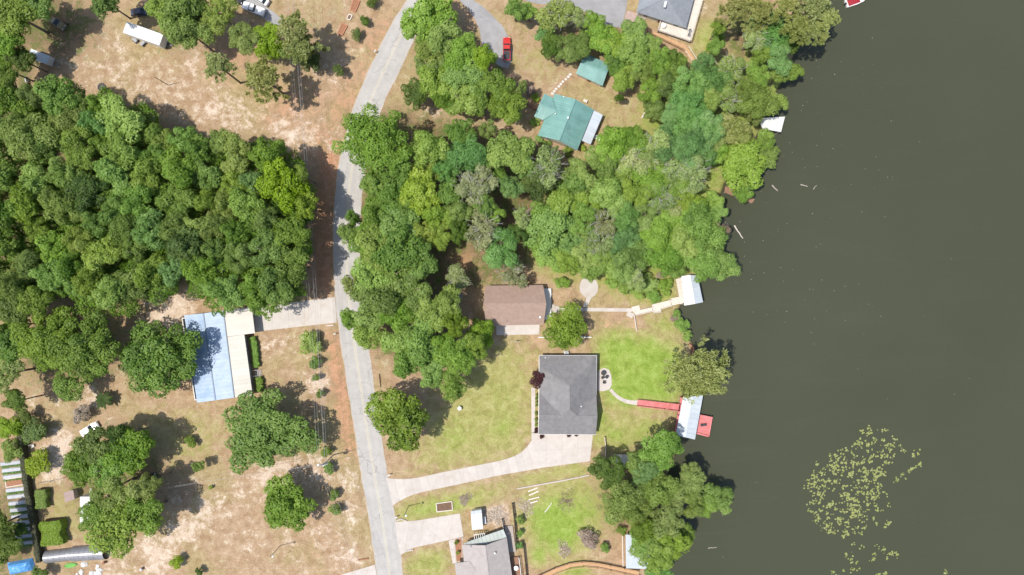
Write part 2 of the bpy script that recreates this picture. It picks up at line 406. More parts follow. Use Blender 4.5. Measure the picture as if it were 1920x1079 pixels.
WOOD = [(-60, 150), (60, 165), (105, 165), (150, 178), (190, 190), (240, 200), (288, 222), (300, 248), (340, 240), (385, 265), (415, 245), (450, 260),
        (500, 280), (545, 298), (575, 325), (592, 370), (585, 405), (565, 425), (568, 450), (572, 480), (570, 520), (552, 545), (525, 568), (480, 572),
        (440, 574), (410, 565), (385, 542), (360, 520), (330, 535), (300, 542), (265, 550), (235, 575), (195, 575), (150, 552), (100, 540), (75, 565), (50, 595), (-60, 600)]
SLOPE = [(1180, 150), (1340, 110), (1480, 60), (1500, 140), (1440, 260), (1420, 330), (1360, 340), (1350, 430), (1380, 500), (1290, 520), (1262, 545), (1180, 570), (1120, 530),
         (1040, 525), (985, 500), (975, 400), (1040, 350), (1070, 310), (1140, 280), (1205, 220)]
lawn = layer([
    ([(905, 640), (1005, 640), (1005, 700), (998, 840), (940, 865), (840, 885), (745, 896), (735, 860), (800, 830), (820, 760), (860, 700)], .6, 9),
    (ell(935, 805, 65, 50), .85, 9), (ell(985, 680, 25, 50), .75, 8),
    ([(1105, 625), (1180, 618), (1285, 645), (1288, 745), (1270, 770), (1190, 765), (1125, 790), (1120, 700)], .9, 6), (ell(1190, 695, 55, 50), 1.0, 8), (ell(1140, 640, 40, 18), 1.0, 6),
    ([(1110, 760), (1265, 775), (1262, 825), (1210, 840), (1125, 870), (1112, 830)], .62, 6), ([(1110, 740), (1150, 760), (1130, 860), (1112, 860)], .9, 4),
    ([(740, 945), (960, 905), (1100, 870), (1104, 890), (965, 915), (905, 945), (880, 960), (745, 985)], .8, 4), ([(950, 902), (1100, 868), (1104, 890), (965, 912)], 1.0, 3),
    ([(755, 1040), (840, 1015), (850, 1090), (755, 1090)], .6, 4), ([(790, 1030), (835, 1018), (842, 1090), (800, 1090)], .75, 4),
    ([(965, 925), (1120, 890), (1150, 960), (1095, 1040), (1010, 1060), (985, 1000)], .85, 8), (ell(1010, 1040, 18, 28), 1.0, 3), (ell(1075, 1068, 40, 12), 1.0, 3), (ell(1050, 925, 40, 20), .8, 5),
    ([(1120, 545), (1265, 520), (1265, 575), (1190, 565)], 1.0, 5), ([(1195, 590), (1280, 580), (1300, 640), (1230, 640)], .6, 5), (ell(1275, 600, 15, 25), .9, 4),
    ([(1305, 40), (1345, 30), (1350, 120), (1300, 115)], .75, 5), (SLOPE, .75, 8),
    ([(965, 40), (1010, 60), (1060, 110), (1080, 160), (1020, 170), (970, 130)], .42, 8), (ell(1090, 175, 60, 25), .45, 8), (ell(965, 110, 12, 40), .55, 4), (ell(1150, 200, 40, 60), .32, 6),
    (ell(290, 130, 50, 40), .38, 12), (ell(330, 180, 60, 25), .30, 10), (ell(600, 40, 90, 40), .22, 10), (ell(665, 170, 14, 45, a=.4), .45, 5), (ell(690, 110, 25, 30), .45, 6),
    ([(200, 760), (350, 755), (470, 745), (460, 800), (400, 890), (300, 880)], .36, 10), (ell(355, 835, 35, 35), .5, 8), (ell(400, 1040, 45, 35), .30, 10), (ell(530, 690, 50, 40), .18, 8),
    (ell(125, 960, 40, 60), .4, 7), (ell(90, 740, 30, 18), .3, 5), (ell(430, 970, 40, 40), .15, 8), (ell(760, 160, 12, 60, a=.5), .35, 5), (ell(710, 680, 10, 60), .35, 4),
    (ell(715, 1050, 10, 45, a=-.2), .3, 4), (ell(1070, 555, 25, 15), .25, 5), (ell(1190, 600, 60, 12), .25, 5), (ell(690, 970, 9, 60, a=-.2), .3, 4),
])
sand = layer([
    ([(90, 120), (150, 90), (260, 70), (330, 100), (420, 130), (430, 190), (540, 230), (640, 250), (640, 285), (500, 265), (420, 235), (330, 230), (280, 200), (180, 180), (100, 160)], .36, 10),
    (ell(215, 80, 50, 25), .75, 8), (ell(115, 112, 25, 16), .9, 5), (ell(220, 140, 40, 18), .8, 8), (ell(370, 130, 30, 30), .85, 8), (ell(420, 215, 80, 25, a=.25), .9, 8), (ell(545, 250, 80, 18, a=.2), .95, 6),
    (ell(400, 195, 30, 25), .8, 6), (ell(625, 262, 30, 14), 1.0, 5), (ell(600, 20, 80, 25), .3, 8), (ell(560, 10, 15, 12), .6, 4), (ell(680, 100, 30, 12), .6, 5), (ell(625, 130, 40, 30), .55, 6), (ell(645, 155, 25, 12), .6, 4),
    ([(245, 590), (320, 545), (375, 545), (385, 580), (345, 590), (340, 620), (280, 630)], .85, 6), (ell(165, 745, 14, 30), .9, 4), (ell(110, 760, 16, 12), .8, 4), (ell(200, 780, 14, 18), .95, 4), (ell(62, 745, 8, 12), .9, 3), (ell(235, 700, 20, 25), .6, 5),
    (ell(503, 656, 16, 8), 1.0, 3), (ell(545, 640, 50, 25), .5, 6), (ell(595, 715, 26, 14), 1.0, 3), (ell(585, 700, 20, 10), .9, 3), (ell(600, 748, 8, 5), 1.0, 2),
    ([(300, 1075), (330, 1010), (360, 930), (440, 910), (530, 870), (600, 845), (690, 890), (685, 915), (580, 900), (500, 925), (440, 955), (380, 1000), (330, 1079)], .6, 7),
    (ell(520, 880, 60, 14, a=-.4), 1.0, 4), (ell(660, 905, 40, 10), 1.0, 4), (ell(640, 870, 16, 14), .7, 4), (ell(385, 965, 30, 30, a=-.6), .95, 6), (ell(340, 1000, 40, 22, a=-.5), 1.0, 5), (ell(290, 1040, 40, 40), .85, 6), (ell(370, 900, 20, 14), .8, 4),
    (ell(540, 1010, 30, 12), .85, 5), (ell(610, 1000, 40, 16, a=-.3), .9, 6), (ell(650, 1040, 40, 22), .8, 6), (ell(660, 960, 14, 40), .8, 5), (ell(600, 1068, 70, 10), .7, 5), (ell(480, 1010, 120, 60), .28, 12), (ell(340, 930, 25, 25), .5, 6),
    ([(85, 815), (130, 800), (140, 860), (120, 905), (80, 900)], .95, 4), (ell(150, 1010, 20, 12), .6, 5), (ell(225, 1060, 50, 22), .7, 6),
    (ell(1050, 625, 30, 12), .3, 6), (ell(985, 955, 25, 25), .85, 5), (ell(930, 965, 30, 20), .9, 4), (ell(990, 1010, 14, 60), .6, 5), (ell(1105, 1010, 30, 30), .6, 6), (ell(1045, 1030, 10, 12), .7, 4), (ell(1255, 632, 30, 12), .7, 4),
    (ell(1120, 290, 40, 20), .55, 6), (ell(1080, 300, 25, 14), .6, 5), (ell(1180, 190, 22, 30), .5, 6), (ell(825, 215, 60, 25), .45, 8), (ell(1010, 130, 45, 20, a=.5), .45, 8), (ell(1040, 165, 8, 25, a=.7), .8, 3), (ell(960, 255, 30, 15), .5, 6),
    (ell(725, 660, 20, 40), .4, 6), (ell(745, 140, 14, 25, a=.5), .5, 5), (ell(820, 700, 20, 12), .5, 5), (ell(1290, 12, 25, 14), .5, 5), (ell(1325, 20, 18, 14), .7, 4), (ell(1110, 500, 20, 14), .2, 5), (ell(1320, 350, 22, 25), .6, 4),
])
lawn = np.clip(lawn * 1.2, 0, 1)
clay = layer([
    ([(595, 300), (640, 250), (640, 300), (628, 360), (624, 430), (626, 555), (600, 560), (585, 520), (590, 420)], 1.0, 4), ([(560, 230), (650, 250), (635, 310), (590, 320)], .85, 8),
    ([(612, 612), (632, 612), (655, 740), (672, 860), (650, 870), (640, 800), (620, 700)], .95, 4), ([(640, 800), (664, 790), (676, 870), (655, 880)], .7, 5),
    (ell(545, 200, 65, 48), .7, 12), (ell(440, 95, 55, 45), .75, 10), (ell(590, 1030, 50, 30), .55, 10), (ell(700, 90, 30, 90, a=.45), .5, 6), (ell(650, 190, 18, 80, a=.4), .8, 6), (ell(870, 490, 35, 25), .9, 5), (ell(1090, 520, 40, 16), .7, 5),
    (ell(240, 40, 60, 30), .35, 8), (ell(140, 40, 60, 35), .55, 8), (ell(1065, 590, 60, 40), .30, 8), (ell(1150, 605, 60, 25), .42, 6), (ell(1150, 555, 25, 22), .45, 5), (ell(685, 390, 12, 20), .9, 4),
    (ell(820, 215, 60, 30), .35, 8), (ell(890, 40, 10, 45, a=-.5), .6, 4), (ell(1165, 995, 22, 50), .5, 5), (ell(1155, 1040, 12, 30), .6, 4), (ell(745, 640, 16, 25), .5, 5), (ell(1095, 310, 40, 22), .45, 6), (ell(1260, 588, 14, 20), .5, 4),
    (ell(725, 880, 8, 30), .55, 4), (ell(1062, 945, 40, 25), .3, 5), (ell(40, 890, 50, 90), .25, 8), (ell(880, 160, 60, 60), .3, 8), (ell(1000, 650, 20, 60), .3, 5), (ell(1258, 115, 20, 15), .4, 5), (ell(1185, 180, 20, 12), .5, 5),
])
litter = layer([
    (WOOD, 1.0, 4), (ell(90, 50, 110, 70), .75, 8), (ell(25, 110, 60, 80), .85, 8), (ell(340, 40, 70, 60), .75, 8), (ell(130, 650, 110, 90), .75, 8), (ell(215, 900, 100, 110), .65, 8), (ell(340, 900, 40, 60), .4, 8),
    ([(640, 210), (760, 200), (1060, 280), (1050, 400), (980, 520), (830, 560), (880, 690), (760, 700), (640, 620), (635, 420), (690, 330)], .8, 6), (ell(870, 130, 100, 90), .65, 8), (ell(805, 50, 60, 60), .6, 6),
    (SLOPE, .4, 8), (ell(1230, 930, 130, 100), .65, 8), (ell(1100, 70, 110, 60), .6, 8), (ell(505, 820, 80, 70), .45, 8), (ell(545, 80, 70, 60), .45, 8), (ell(20, 1000, 70, 100), .7, 6), (ell(1420, 60, 80, 70), .7, 6), (ell(650, 20, 10, 40, a=.4), .3, 4),
    (ell(617, 30, 10, 30, a=.4), .75, 4), (ell(191, 164, 12, 9), .9, 2), (ell(218, 52, 16, 10), .8, 3), (ell(1140, 240, 12, 30), .2, 4), (ell(870, 490, 30, 20), -.7, 4), (ell(1322, 350, 22, 25), -.8, 4),
])

def ground():
    fx = np.arange(-1.6, 1921.7, 4.2); fx = (fx - 960) * S
    fy = np.arange(-1.6, 1081.0, 4.2); fy = -(fy - 539.5) * S
    far = np.array([3, 7, 14, 26, 48, 90, 180, 380, 800, 1600, 3000.])
    X = np.concatenate([fx[0] - far[::-1], fx, fx[-1] + far])
    Y = np.concatenate([fy[0] + far[::-1], fy, fy[-1] - far])
    nx, ny = len(X), len(Y)
    xx, yy = np.meshgrid(X, Y)
    zz = terrain_z(xx, yy)
    px = xx / S + 960; py = -yy / S + 539.5
    rough = np.random.default_rng(3).normal(0, .035, xx.shape) * ((px > -5) & (px < 1925) & (py > -5) & (py < 1085))
    zz = zz + np.minimum(rough, 0.03) * np.where(shore_dist(xx, yy) < -6, .35, 1)
    ix = np.clip(((px - ox) / 4).astype(int), 0, RX - 1); iy = np.clip(((py - oy) / 4).astype(int), 0, RY - 1)
    me = bpy.data.meshes.new('ground')
    idx = np.arange(nx * ny).reshape(ny, nx)
    q = np.stack([idx[1:, :-1], idx[1:, 1:], idx[:-1, 1:], idx[:-1, :-1]], -1).reshape(-1, 4)
    me.vertices.add(nx * ny); me.vertices.foreach_set('co', np.stack([xx, yy, zz], -1).ravel().astype(np.float32))
    me.loops.add(q.size); me.loops.foreach_set('vertex_index', q.ravel().astype(np.int32))
    me.polygons.add(len(q)); me.polygons.foreach_set('loop_start', np.arange(0, q.size, 4, dtype=np.int32))
    me.polygons.foreach_set('use_smooth', [True] * len(q))
    me.update(calc_edges=True)
    for nm, m in (('lawn', lawn), ('sand', sand), ('clay', clay), ('litter', litter)):
        a = me.attributes.new(nm, 'FLOAT', 'POINT'); a.data.foreach_set('value', m[iy, ix].ravel().astype(np.float32))
    m, n, l, b = new_mat('ground_soil')
    pos = n.new('ShaderNodeNewGeometry').outputs['Position']
    def stretch(v, lo=.36, hi=.64):
        m_ = n.new('ShaderNodeMapRange'); l.new(v, m_.inputs[0]); m_.inputs[1].default_value = lo; m_.inputs[2].default_value = hi; return m_.outputs[0]
    big = stretch(nz(n, l, .07, 6, .6, pos, .4)); med = stretch(nz(n, l, .5, 7, .7, pos, .5)); fin = stretch(nz(n, l, 3.0, 6, .8, pos), .3, .7)
    spk = stretch(nz(n, l, .34, 12, .85, pos, .25), .38, .62)
    def msk(nm, amt, lo, hi, noise):
        at = n.new('ShaderNodeAttribute'); at.attribute_name = nm
        v = math_(n, l, 'ADD', at.outputs['Fac'], math_(n, l, 'MULTIPLY_ADD', noise, amt, -amt / 2))
        return math_(n, l, 'MULTIPLY', smooth(n, l, v, lo, hi), smooth(n, l, at.outputs['Fac'], 0.0, .12))
    grain = math_(n, l, 'ADD', math_(n, l, 'MULTIPLY', med, .42), math_(n, l, 'MULTIPLY', fin, .58))
    dry = ramp(n, l, grain, [(.15, (.265, .165, .092)), (.5, (.385, .265, .160)), (.85, (.515, .39, .265))])
    olv = ramp(n, l, grain, [(.15, (.235, .170, .080)), (.5, (.35, .265, .135)), (.85, (.47, .375, .22))])
    dry = mixc(n, l, smooth(n, l, math_(n, l, 'ADD', math_(n, l, 'MULTIPLY', big, .7), math_(n, l, 'MULTIPLY', spk, .3)), .35, .75), dry, olv)
    c = ramp(n, l, grain, [(.15, (.32, .145, .078)), (.5, (.46, .235, .135)), (.85, (.58, .345, .22))])
    col = mixc(n, l, math_(n, l, 'MULTIPLY', msk('clay', .6, .2, .75, med), .88), dry, c)
    s = ramp(n, l, grain, [(.15, (.46, .335, .235)), (.5, (.60, .475, .365)), (.85, (.77, .67, .57))])
    col = mixc(n, l, math_(n, l, 'MULTIPLY', msk('sand', .95, .28, .66, spk), .95), col, s)
    g = ramp(n, l, grain, [(.15, (.135, .215, .024)), (.5, (.230, .325, .050)), (.85, (.34, .43, .115))])
    g2 = ramp(n, l, grain, [(.15, (.21, .205, .060)), (.5, (.325, .31, .105)), (.85, (.45, .42, .19))])
    at = n.new('ShaderNodeAttribute'); at.attribute_name = 'lawn'
    lush = math_(n, l, 'ADD', math_(n, l, 'MULTIPLY', at.outputs['Fac'], 1.3), math_(n, l, 'MULTIPLY_ADD', math_(n, l, 'ADD', math_(n, l, 'MULTIPLY', big, .5), math_(n, l, 'MULTIPLY', spk, .5)), .6, -.3))
    lawnc = mixc(n, l, smooth(n, l, lush, .7, 1.35), g2, g)
    col = mixc(n, l, math_(n, l, 'MULTIPLY', msk('lawn', .4, .15, .65, spk), .95), col, lawnc)
    li = ramp(n, l, grain, [(.15, (.085, .055, .026)), (.5, (.165, .110, .060)), (.85, (.30, .205, .125))])
    ug = ramp(n, l, grain, [(.15, (.045, .070, .014)), (.5, (.090, .125, .026)), (.85, (.16, .19, .055))])
    li = mixc(n, l, smooth(n, l, spk, .3, .7), li, ug)
    col = mixc(n, l, math_(n, l, 'MULTIPLY', msk('litter', .7, .25, .8, med), .92), col, li)
    # wet mud below the waterline
    sep = n.new('ShaderNodeSeparateXYZ'); l.new(pos, sep.inputs[0])
    wet = smooth(n, l, math_(n, l, 'MULTIPLY', sep.outputs['Z'], -1), .55, 1.0)
    col = mixc(n, l, wet, col, (.06, .05, .03))
    l.new(col, b.inputs['Base Color']); b.inputs['Roughness'].default_value = .95; b.inputs['Specular IOR Level'].default_value = .15
    bump(n, l, b, grain, .6, .15)
    me.materials.append(m)
    o = bpy.data.objects.new('ground', me); COL.objects.link(o); struct(o)
ground()

def lake():
    mb = MB(); far = 3000
    pts = [(-40, -far), (far, -far), (far, far), (-40, far)]
    mb.add([(x, y, WATER_Z) for x, y in pts], [(0, 1, 2, 3)])
    m, n, l, b = new_mat('lake_water')
    pos = n.new('ShaderNodeNewGeometry').outputs['Position']
    c = ramp(n, l, nz(n, l, .02, 5, .5, pos, .2), [(.3, (.057, .061, .036)), (.7, (.064, .068, .041))])
    l.new(c, b.inputs['Base Color']); b.inputs['IOR'].default_value = 1.33
    mp = n.new('ShaderNodeMapping'); mp.inputs['Scale'].default_value = (.035, .16, 1); mp.inputs['Rotation'].default_value = (0, 0, .5); l.new(pos, mp.inputs['Vector'])
    l.new(math_(n, l, 'MULTIPLY_ADD', smooth(n, l, nz(n, l, 1.0, 5, .6, mp.outputs[0], .5), .4, .65), .22, .08), b.inputs['Roughness'])
    h = math_(n, l, 'ADD', nz(n, l, 1.6, 4, .6, pos), math_(n, l, 'MULTIPLY', nz(n, l, .3, 3, .5, pos), 1.5))
    bump(n, l, b, h, .12, .15)
    o = mb.build('lake_water', m); struct(o)
lake()

# ------------------------------------------------------------------ road, drives, paths
def strips(poly, axis, width, gap, off=0.0):
    """cut a polygon (list of Vectors) across `axis` (2-D) into pieces `width` long, `gap` apart"""
    ax = Vector((axis[0], axis[1])).normalized()
    ts = [p.x * ax.x + p.y * ax.y for p in poly]; t0, t1 = min(ts), max(ts)
    def clip(pl, lim, keep_less):
        out = []
        for i in range(len(pl)):
            a, b = pl[i], pl[(i + 1) % len(pl)]
            ta = a.x * ax.x + a.y * ax.y - lim; tb = b.x * ax.x + b.y * ax.y - lim
            ia = ta <= 0 if keep_less else ta >= 0; ib = tb <= 0 if keep_less else tb >= 0
            if ia: out.append(a)
            if ia != ib: out.append(a + (b - a) * (ta / (ta - tb)))
        return out
    n = max(1, round((t1 - t0) / width)); w = (t1 - t0) / n; res = []
    for i in range(n):
        pl = clip(clip(poly, t0 + i * w + gap / 2, False), t0 + (i + 1) * w - gap / 2, True)
        if len(pl) >= 3: res.append(pl)
    return res

def sheet(name, poly, z, mat, th=.02):
    mb = MB(); mb.prism([(p.x, p.y) for p in poly], z - th, z); return struct(mb.build(name, mat))

RL = [(790, -60), (763, 0), (727, 55), (708, 97), (688, 136), (674, 172), (660, 206), (648, 256), (636, 299), (628.7, 355), (624.5, 419), (624.5, 474), (627, 555), (634, 612), (642, 670),
      (653.5, 742), (660, 780), (673.5, 872), (687, 947), (701, 1044), (709, 1095), (730, 1260)]
RR = [(850, -60), (822, 0), (788, 52), (767, 95), (738, 158), (717.7, 197), (704, 245), (693, 290), (684, 325), (679, 363), (676, 400), (675, 460), (679, 555), (686, 612), (693, 660),
      (702, 722), (709, 780), (721, 855), (733, 925), (745, 990), (752, 1042), (758, 1095), (780, 1260)]
def resample(pl, n):
    a = np.array(pl, float); d = np.r_[0, np.cumsum(np.hypot(*np.diff(a, axis=0).T))]
    t = np.linspace(0, d[-1], n)
    k = np.stack([np.interp(t, d, a[:, 0]), np.interp(t, d, a[:, 1])], 1)
    for _ in range(3): k[1:-1] = (k[:-2] + 2 * k[1:-1] + k[2:]) / 4
    return k
def ribbon(name, a, b, z, mat, n=90, jag=0.0):
    A = resample(a, n); B = resample(b, n); r = random.Random(5)
    mb = MB(); vs = []
    for i in range(n):
        vs.append(P(A[i][0] + r.uniform(-jag, jag), A[i][1])); vs.append(P(B[i][0] + r.uniform(-jag, jag), B[i][1]))
    top = [(v.x, v.y, z) for v in vs]; bot = [(v.x, v.y, z - .06) for v in vs]
    fs = [(2 * i, 2 * i + 2, 2 * i + 3, 2 * i + 1) for i in range(n - 1)]
    m = 2 * n
    fs += [(2 * i, m + 2 * i, m + 2 * i + 2, 2 * i + 2) for i in range(n - 1)] + [(2 * i + 1, 2 * i + 3, m + 2 * i + 3, m + 2 * i + 1) for i in range(n - 1)]
    mb.add(top + bot, fs); o = mb.build(name, mat)
    at = o.data.attributes.new('across', 'FLOAT', 'POINT'); at.data.foreach_set('value', [0.0, 1.0] * (2 * n)); return o
struct(ribbon('road', RL, RR, .05, M['road'], 110, .9))
A = resample(RL, 110); B = resample(RR, 110); C = (A + B) / 2
T = np.gradient(C, axis=0); T /= np.linalg.norm(T, axis=1)[:, None]; N = np.stack([-T[:, 1], T[:, 0]], 1)
for s in (-1.3, 1.3):
    struct(ribbon('road_marking', [tuple(p) for p in C + N * (s - .45)], [tuple(p) for p in C + N * (s + .45)], .054, M['paint_yellow'], 110))

def slabs(name, poly_px, axis, width, mat='concrete', z=.06, gap=.035):
    pl = PP(poly_px)
    base = sheet(name, pl, z - .02, M['joint'], .06)
    for q in strips(pl, axis, width, gap):
        mb = MB(); mb.prism([(p.x, p.y) for p in q], z - .016, z + random.uniform(0, .012)); mb.build('slab', M[mat], base)
    return base
# carport drive, west side
slabs('driveway', [(420, 583), (487, 575.5), (627.5, 557.5), (631.5, 605), (493.6, 620.5), (425, 628)], (1, -.02), 4.2)
# grey-roofed house: curved drive, forecourt, front walk
UP = [(724, 897), (766, 900.5), (833, 885), (894, 873), (949, 862), (974, 855), (990, 843), (997, 826)]
LO = [(737, 948), (752, 934), (778, 925.5), (838, 913), (890, 902), (936, 891), (975, 885), (1018, 877)]
drv = sheet('driveway', PP([(724, 897), (766, 900.5), (833, 885), (894, 873), (949, 862), (974, 855), (990, 843), (997, 826), (1018, 877), (936, 891), (838, 913), (778, 925.5), (752, 934), (737, 948)]), .045, M['joint'], .06)
ua = resample(UP, 20); la = resample(LO, 20)
for i in range(19):
    mb = MB(); e = .012
    q = [ua[i] * (1 - e) + ua[i + 1] * e, ua[i + 1] * (1 - e) + ua[i] * e, la[i + 1] * (1 - e) + la[i] * e, la[i] * (1 - e) + la[i + 1] * e]
    mb.prism([tuple(P(*p))[:2] for p in q], .05, .062 + random.uniform(0, .01)); mb.build('slab', M['concrete'], drv)
fc = sheet('forecourt', PP([(996.3, 812), (1112, 812), (1106, 865), (1017.8, 877.1), (996.7, 826)]), .04, M['joint'], .06)
for r_ in strips(PP([(996.3, 812), (1112, 812), (1106, 865), (1017.8, 877.1), (996.7, 826)]), (1, 0), 3.6, .035):
    for q in strips(r_, (0, 1), 3.4, .035):
        mb = MB(); mb.prism([(p.x, p.y) for p in q], .042, .058 + random.uniform(0, .01)); mb.build('slab', M['concrete'], fc)
slabs('front_walk', [(996, 727), (1003.5, 727), (1003, 811), (996.5, 811)], (0, 1), 1.6)
# tan-roofed house at the bottom
slabs('driveway', [(741.6, 979), (783, 976), (862, 963), (869, 1006), (841, 1013), (776, 1027), (751, 1041), (744, 1010)], (1, -.18), 3.6)
slabs('front_walk', [(841, 1014), (868, 1007.5), (868.5, 1013), (853, 1016), (856, 1056), (849, 1057)], (.2, 1), 1.6)
slabs('driveway', [(600, 1095), (640, 1078), (703, 1059), (709, 1095)], (1, -.3), 3.6)
# brown-roofed house: apron, path, round pad
slabs('apron', [(930, 608), (1012, 606), (1011, 627.5), (931, 628.5)], (1, 0), 3.2)
slabs('garden_path', [(1036, 574), (1048, 574), (1048, 577), (1186, 578.5), (1186, 585), (1048, 583.5), (1048, 587), (1036, 587)], (1, 0), 1.5)
rp = sheet('round_pad', PP(ell(1104, 539, 17.5, 20, 28)), .045, M['concrete'], .06)
slabs('garden_path', [(1101, 556), (1109, 559), (1100, 576.5), (1092.5, 576)], (.4, 1), 1.3, z=.07)
slabs('parking_pad', [(842, 548), (868, 553), (856, 586), (833, 580)], (.3, 1), 3.0, 'asphalt_grey')
# grey house patio and path
sheet('patio', PP([(1120, 700), (1124, 693), (1133, 690), (1142, 694), (1146, 704), (1147, 722), (1142, 731), (1132, 734), (1120.5, 733)]), .05, M['concrete'], .07)
pa = resample([(1147, 729), (1155, 740), (1168, 748), (1182, 752), (1197, 751)], 9); pb = resample([(1142, 732.5), (1152, 745), (1166, 755), (1181, 759), (1196, 760)], 9)
gp = sheet('garden_path', PP([tuple(p) for p in pa] + [tuple(p) for p in pb[::-1]]), .03, M['joint'], .05)
for i in range(8):
    e = .02; q = [pa[i] * (1 - e) + pa[i + 1] * e, pa[i + 1] * (1 - e) + pa[i] * e, pb[i + 1] * (1 - e) + pb[i] * e, pb[i] * (1 - e) + pb[i + 1] * e]
    mb = MB(); mb.prism([tuple(P(*p))[:2] for p in q], .032, .05); mb.build('slab', M['concrete'], gp)
# asphalt drives north
struct(ribbon('access_drive', [(838, -60), (860, 0), (878, 17), (891, 36), (900, 60), (904, 88), (915, 108), (930, 120), (940, 126)], [(858, -60), (885, 0), (905, 12), (922, 28), (943, 50), (956, 76), (961, 100), (960, 118), (952, 129)], .05, M['asphalt_grey'], 50, .4))
sheet('access_drive', PP([(1060, -60), (1185, -60), (1174, 20), (1165, 52), (1128, 50), (1105, 28), (1075, 10), (1010, 8), (900, -20), (940, -60)]), .045, M['asphalt_grey'], .06)
sheet('gravel_drive', PP([(440, -40), (470, -5), (512, 22), (530, 38), (522, 52), (495, 36), (470, 25), (430, -5)]), .03, M['asphalt_grey'], .05)
for o in list(COL.objects):
    if o.type == 'MESH' and not o.parent and o.name not in ('ground', 'lake_water'): o['kind'] = 'structure'

# ------------------------------------------------------------------ trees
def leaf_mesh(name, pos, nrm, size, aspect, tint, rng, bend=0.0):
    """one small folded leaf clump (diamond) per row"""
    n = len(pos)
    nrm = nrm / np.linalg.norm(nrm, axis=1, keepdims=True)
    a = rng.normal(size=(n, 3)); u = np.cross(nrm, a); u /= np.linalg.norm(u, axis=1, keepdims=True) + 1e-9
    w = np.cross(nrm, u)
    s = size[:, None]
    v = np.stack([pos - u * s, pos + w * s * aspect - nrm * s * bend, pos + u * s, pos - w * s * aspect - nrm * s * bend], 1).reshape(-1, 3)
    me = bpy.data.meshes.new(name)
    me.vertices.add(4 * n); me.vertices.foreach_set('co', v.ravel().astype(np.float32))
    me.loops.add(4 * n); me.loops.foreach_set('vertex_index', np.arange(4 * n, dtype=np.int32))
    me.polygons.add(n); me.polygons.foreach_set('loop_start', np.arange(0, 4 * n, 4, dtype=np.int32))
    me.update(calc_edges=True)
    at = me.attributes.new('tint', 'FLOAT', 'FACE'); at.data.foreach_set('value', tint.astype(np.float32))
    return me

def sphere_dirs(rng, n, zmin=-1.0):
    z = rng.uniform(zmin, 1, n); t = rng.uniform(0, 2 * np.pi, n); r = np.sqrt(1 - z * z)
    return np.stack([r * np.cos(t), r * np.sin(t), z], 1)

def crown_broad(seed, puffs, leaves, asp, pr, lsz, airy=0.0, irregular=.25):
    """unit-radius broadleaf crown, base at z=0; asp = height/radius; clumps of leaves on an uneven dome"""
    rng = np.random.default_rng(seed)
    ph = rng.uniform(0, 6.28, 4); amp = rng.uniform(.3, 1, 4) * irregular
    # big lobes on an uneven dome, smaller clumps on every lobe
    lobes = []; tries = 0; lr = pr * 1.75
    while len(lobes) < max(4, puffs // 6) and tries < 4000:
        tries += 1
        d = sphere_dirs(rng, 1, -.1)[0]; th = math.atan2(d[1], d[0])
        lob = 1 + amp[0] * math.sin(th * 2 + ph[0]) * .5 + amp[1] * math.sin(th * 3 + ph[1]) * .5
        k = rng.uniform(.55, 1.0) * (1 - lr * .75)
        c = d * k * lob * np.array([1, 1, asp * .55]) + np.array([0, 0, asp * (.40 + rng.uniform(-.1, .1))])
        if all(np.linalg.norm(c[:2] - o[:2]) > lr * (1.05 if tries < 2000 else .75) for o in lobes): lobes.append(c)
    cs = []; ltint = []
    for q in lobes:
        r_ = lr * rng.uniform(.7, 1.15); m = max(3, int(puffs / len(lobes) * (r_ / lr) ** 2)); tt = rng.normal(0, .09)
        d = sphere_dirs(rng, m * 3, -.15); keep = []
        for v in d:
            if all(np.linalg.norm(v - o) > .62 for o in keep): keep.append(v)
            if len(keep) >= m: break
        for v in keep: cs.append(q + v * (r_ - pr * .45) * np.array([1, 1, .85])); ltint.append(tt)
    P_, N_, T_, Z_ = [], [], [], []
    per = leaves // len(cs)
    for c, lt in zip(cs, ltint):
        r = pr * rng.uniform(.75, 1.3); m = int(per * (r / pr) ** 2 * (1 if airy == 0 else rng.uniform(1 - airy, 1 + airy)))
        d = sphere_dirs(rng, m, -.55)
        # lumpy clump
        f = np.zeros(m)
        for _ in range(3):
            k = rng.normal(size=3) * 4; f += np.sin(d @ k + rng.uniform(0, 6))
        rad = r * (1 + .11 * f) * rng.uniform(.72, 1.06, m)
        P_.append(c + d * rad[:, None] * np.array([1, 1, .8]))
        N_.append(d + np.array([0, 0, .62]) + rng.normal(size=(m, 3)) * .42)
        T_.append(.5 + lt + rng.normal(0, .07) + rng.normal(0, .13, m)); Z_.append(lsz * rng.uniform(.6, 1.35, m))
    p = np.concatenate(P_); rr = np.percentile(np.hypot(p[:, 0], p[:, 1]), 97)
    p[:, :2] /= rr
    return leaf_mesh('crown', p, np.concatenate(N_), np.concatenate(Z_), .62, np.concatenate(T_), rng, .25), np.array(cs) / np.array([rr, rr, 1])

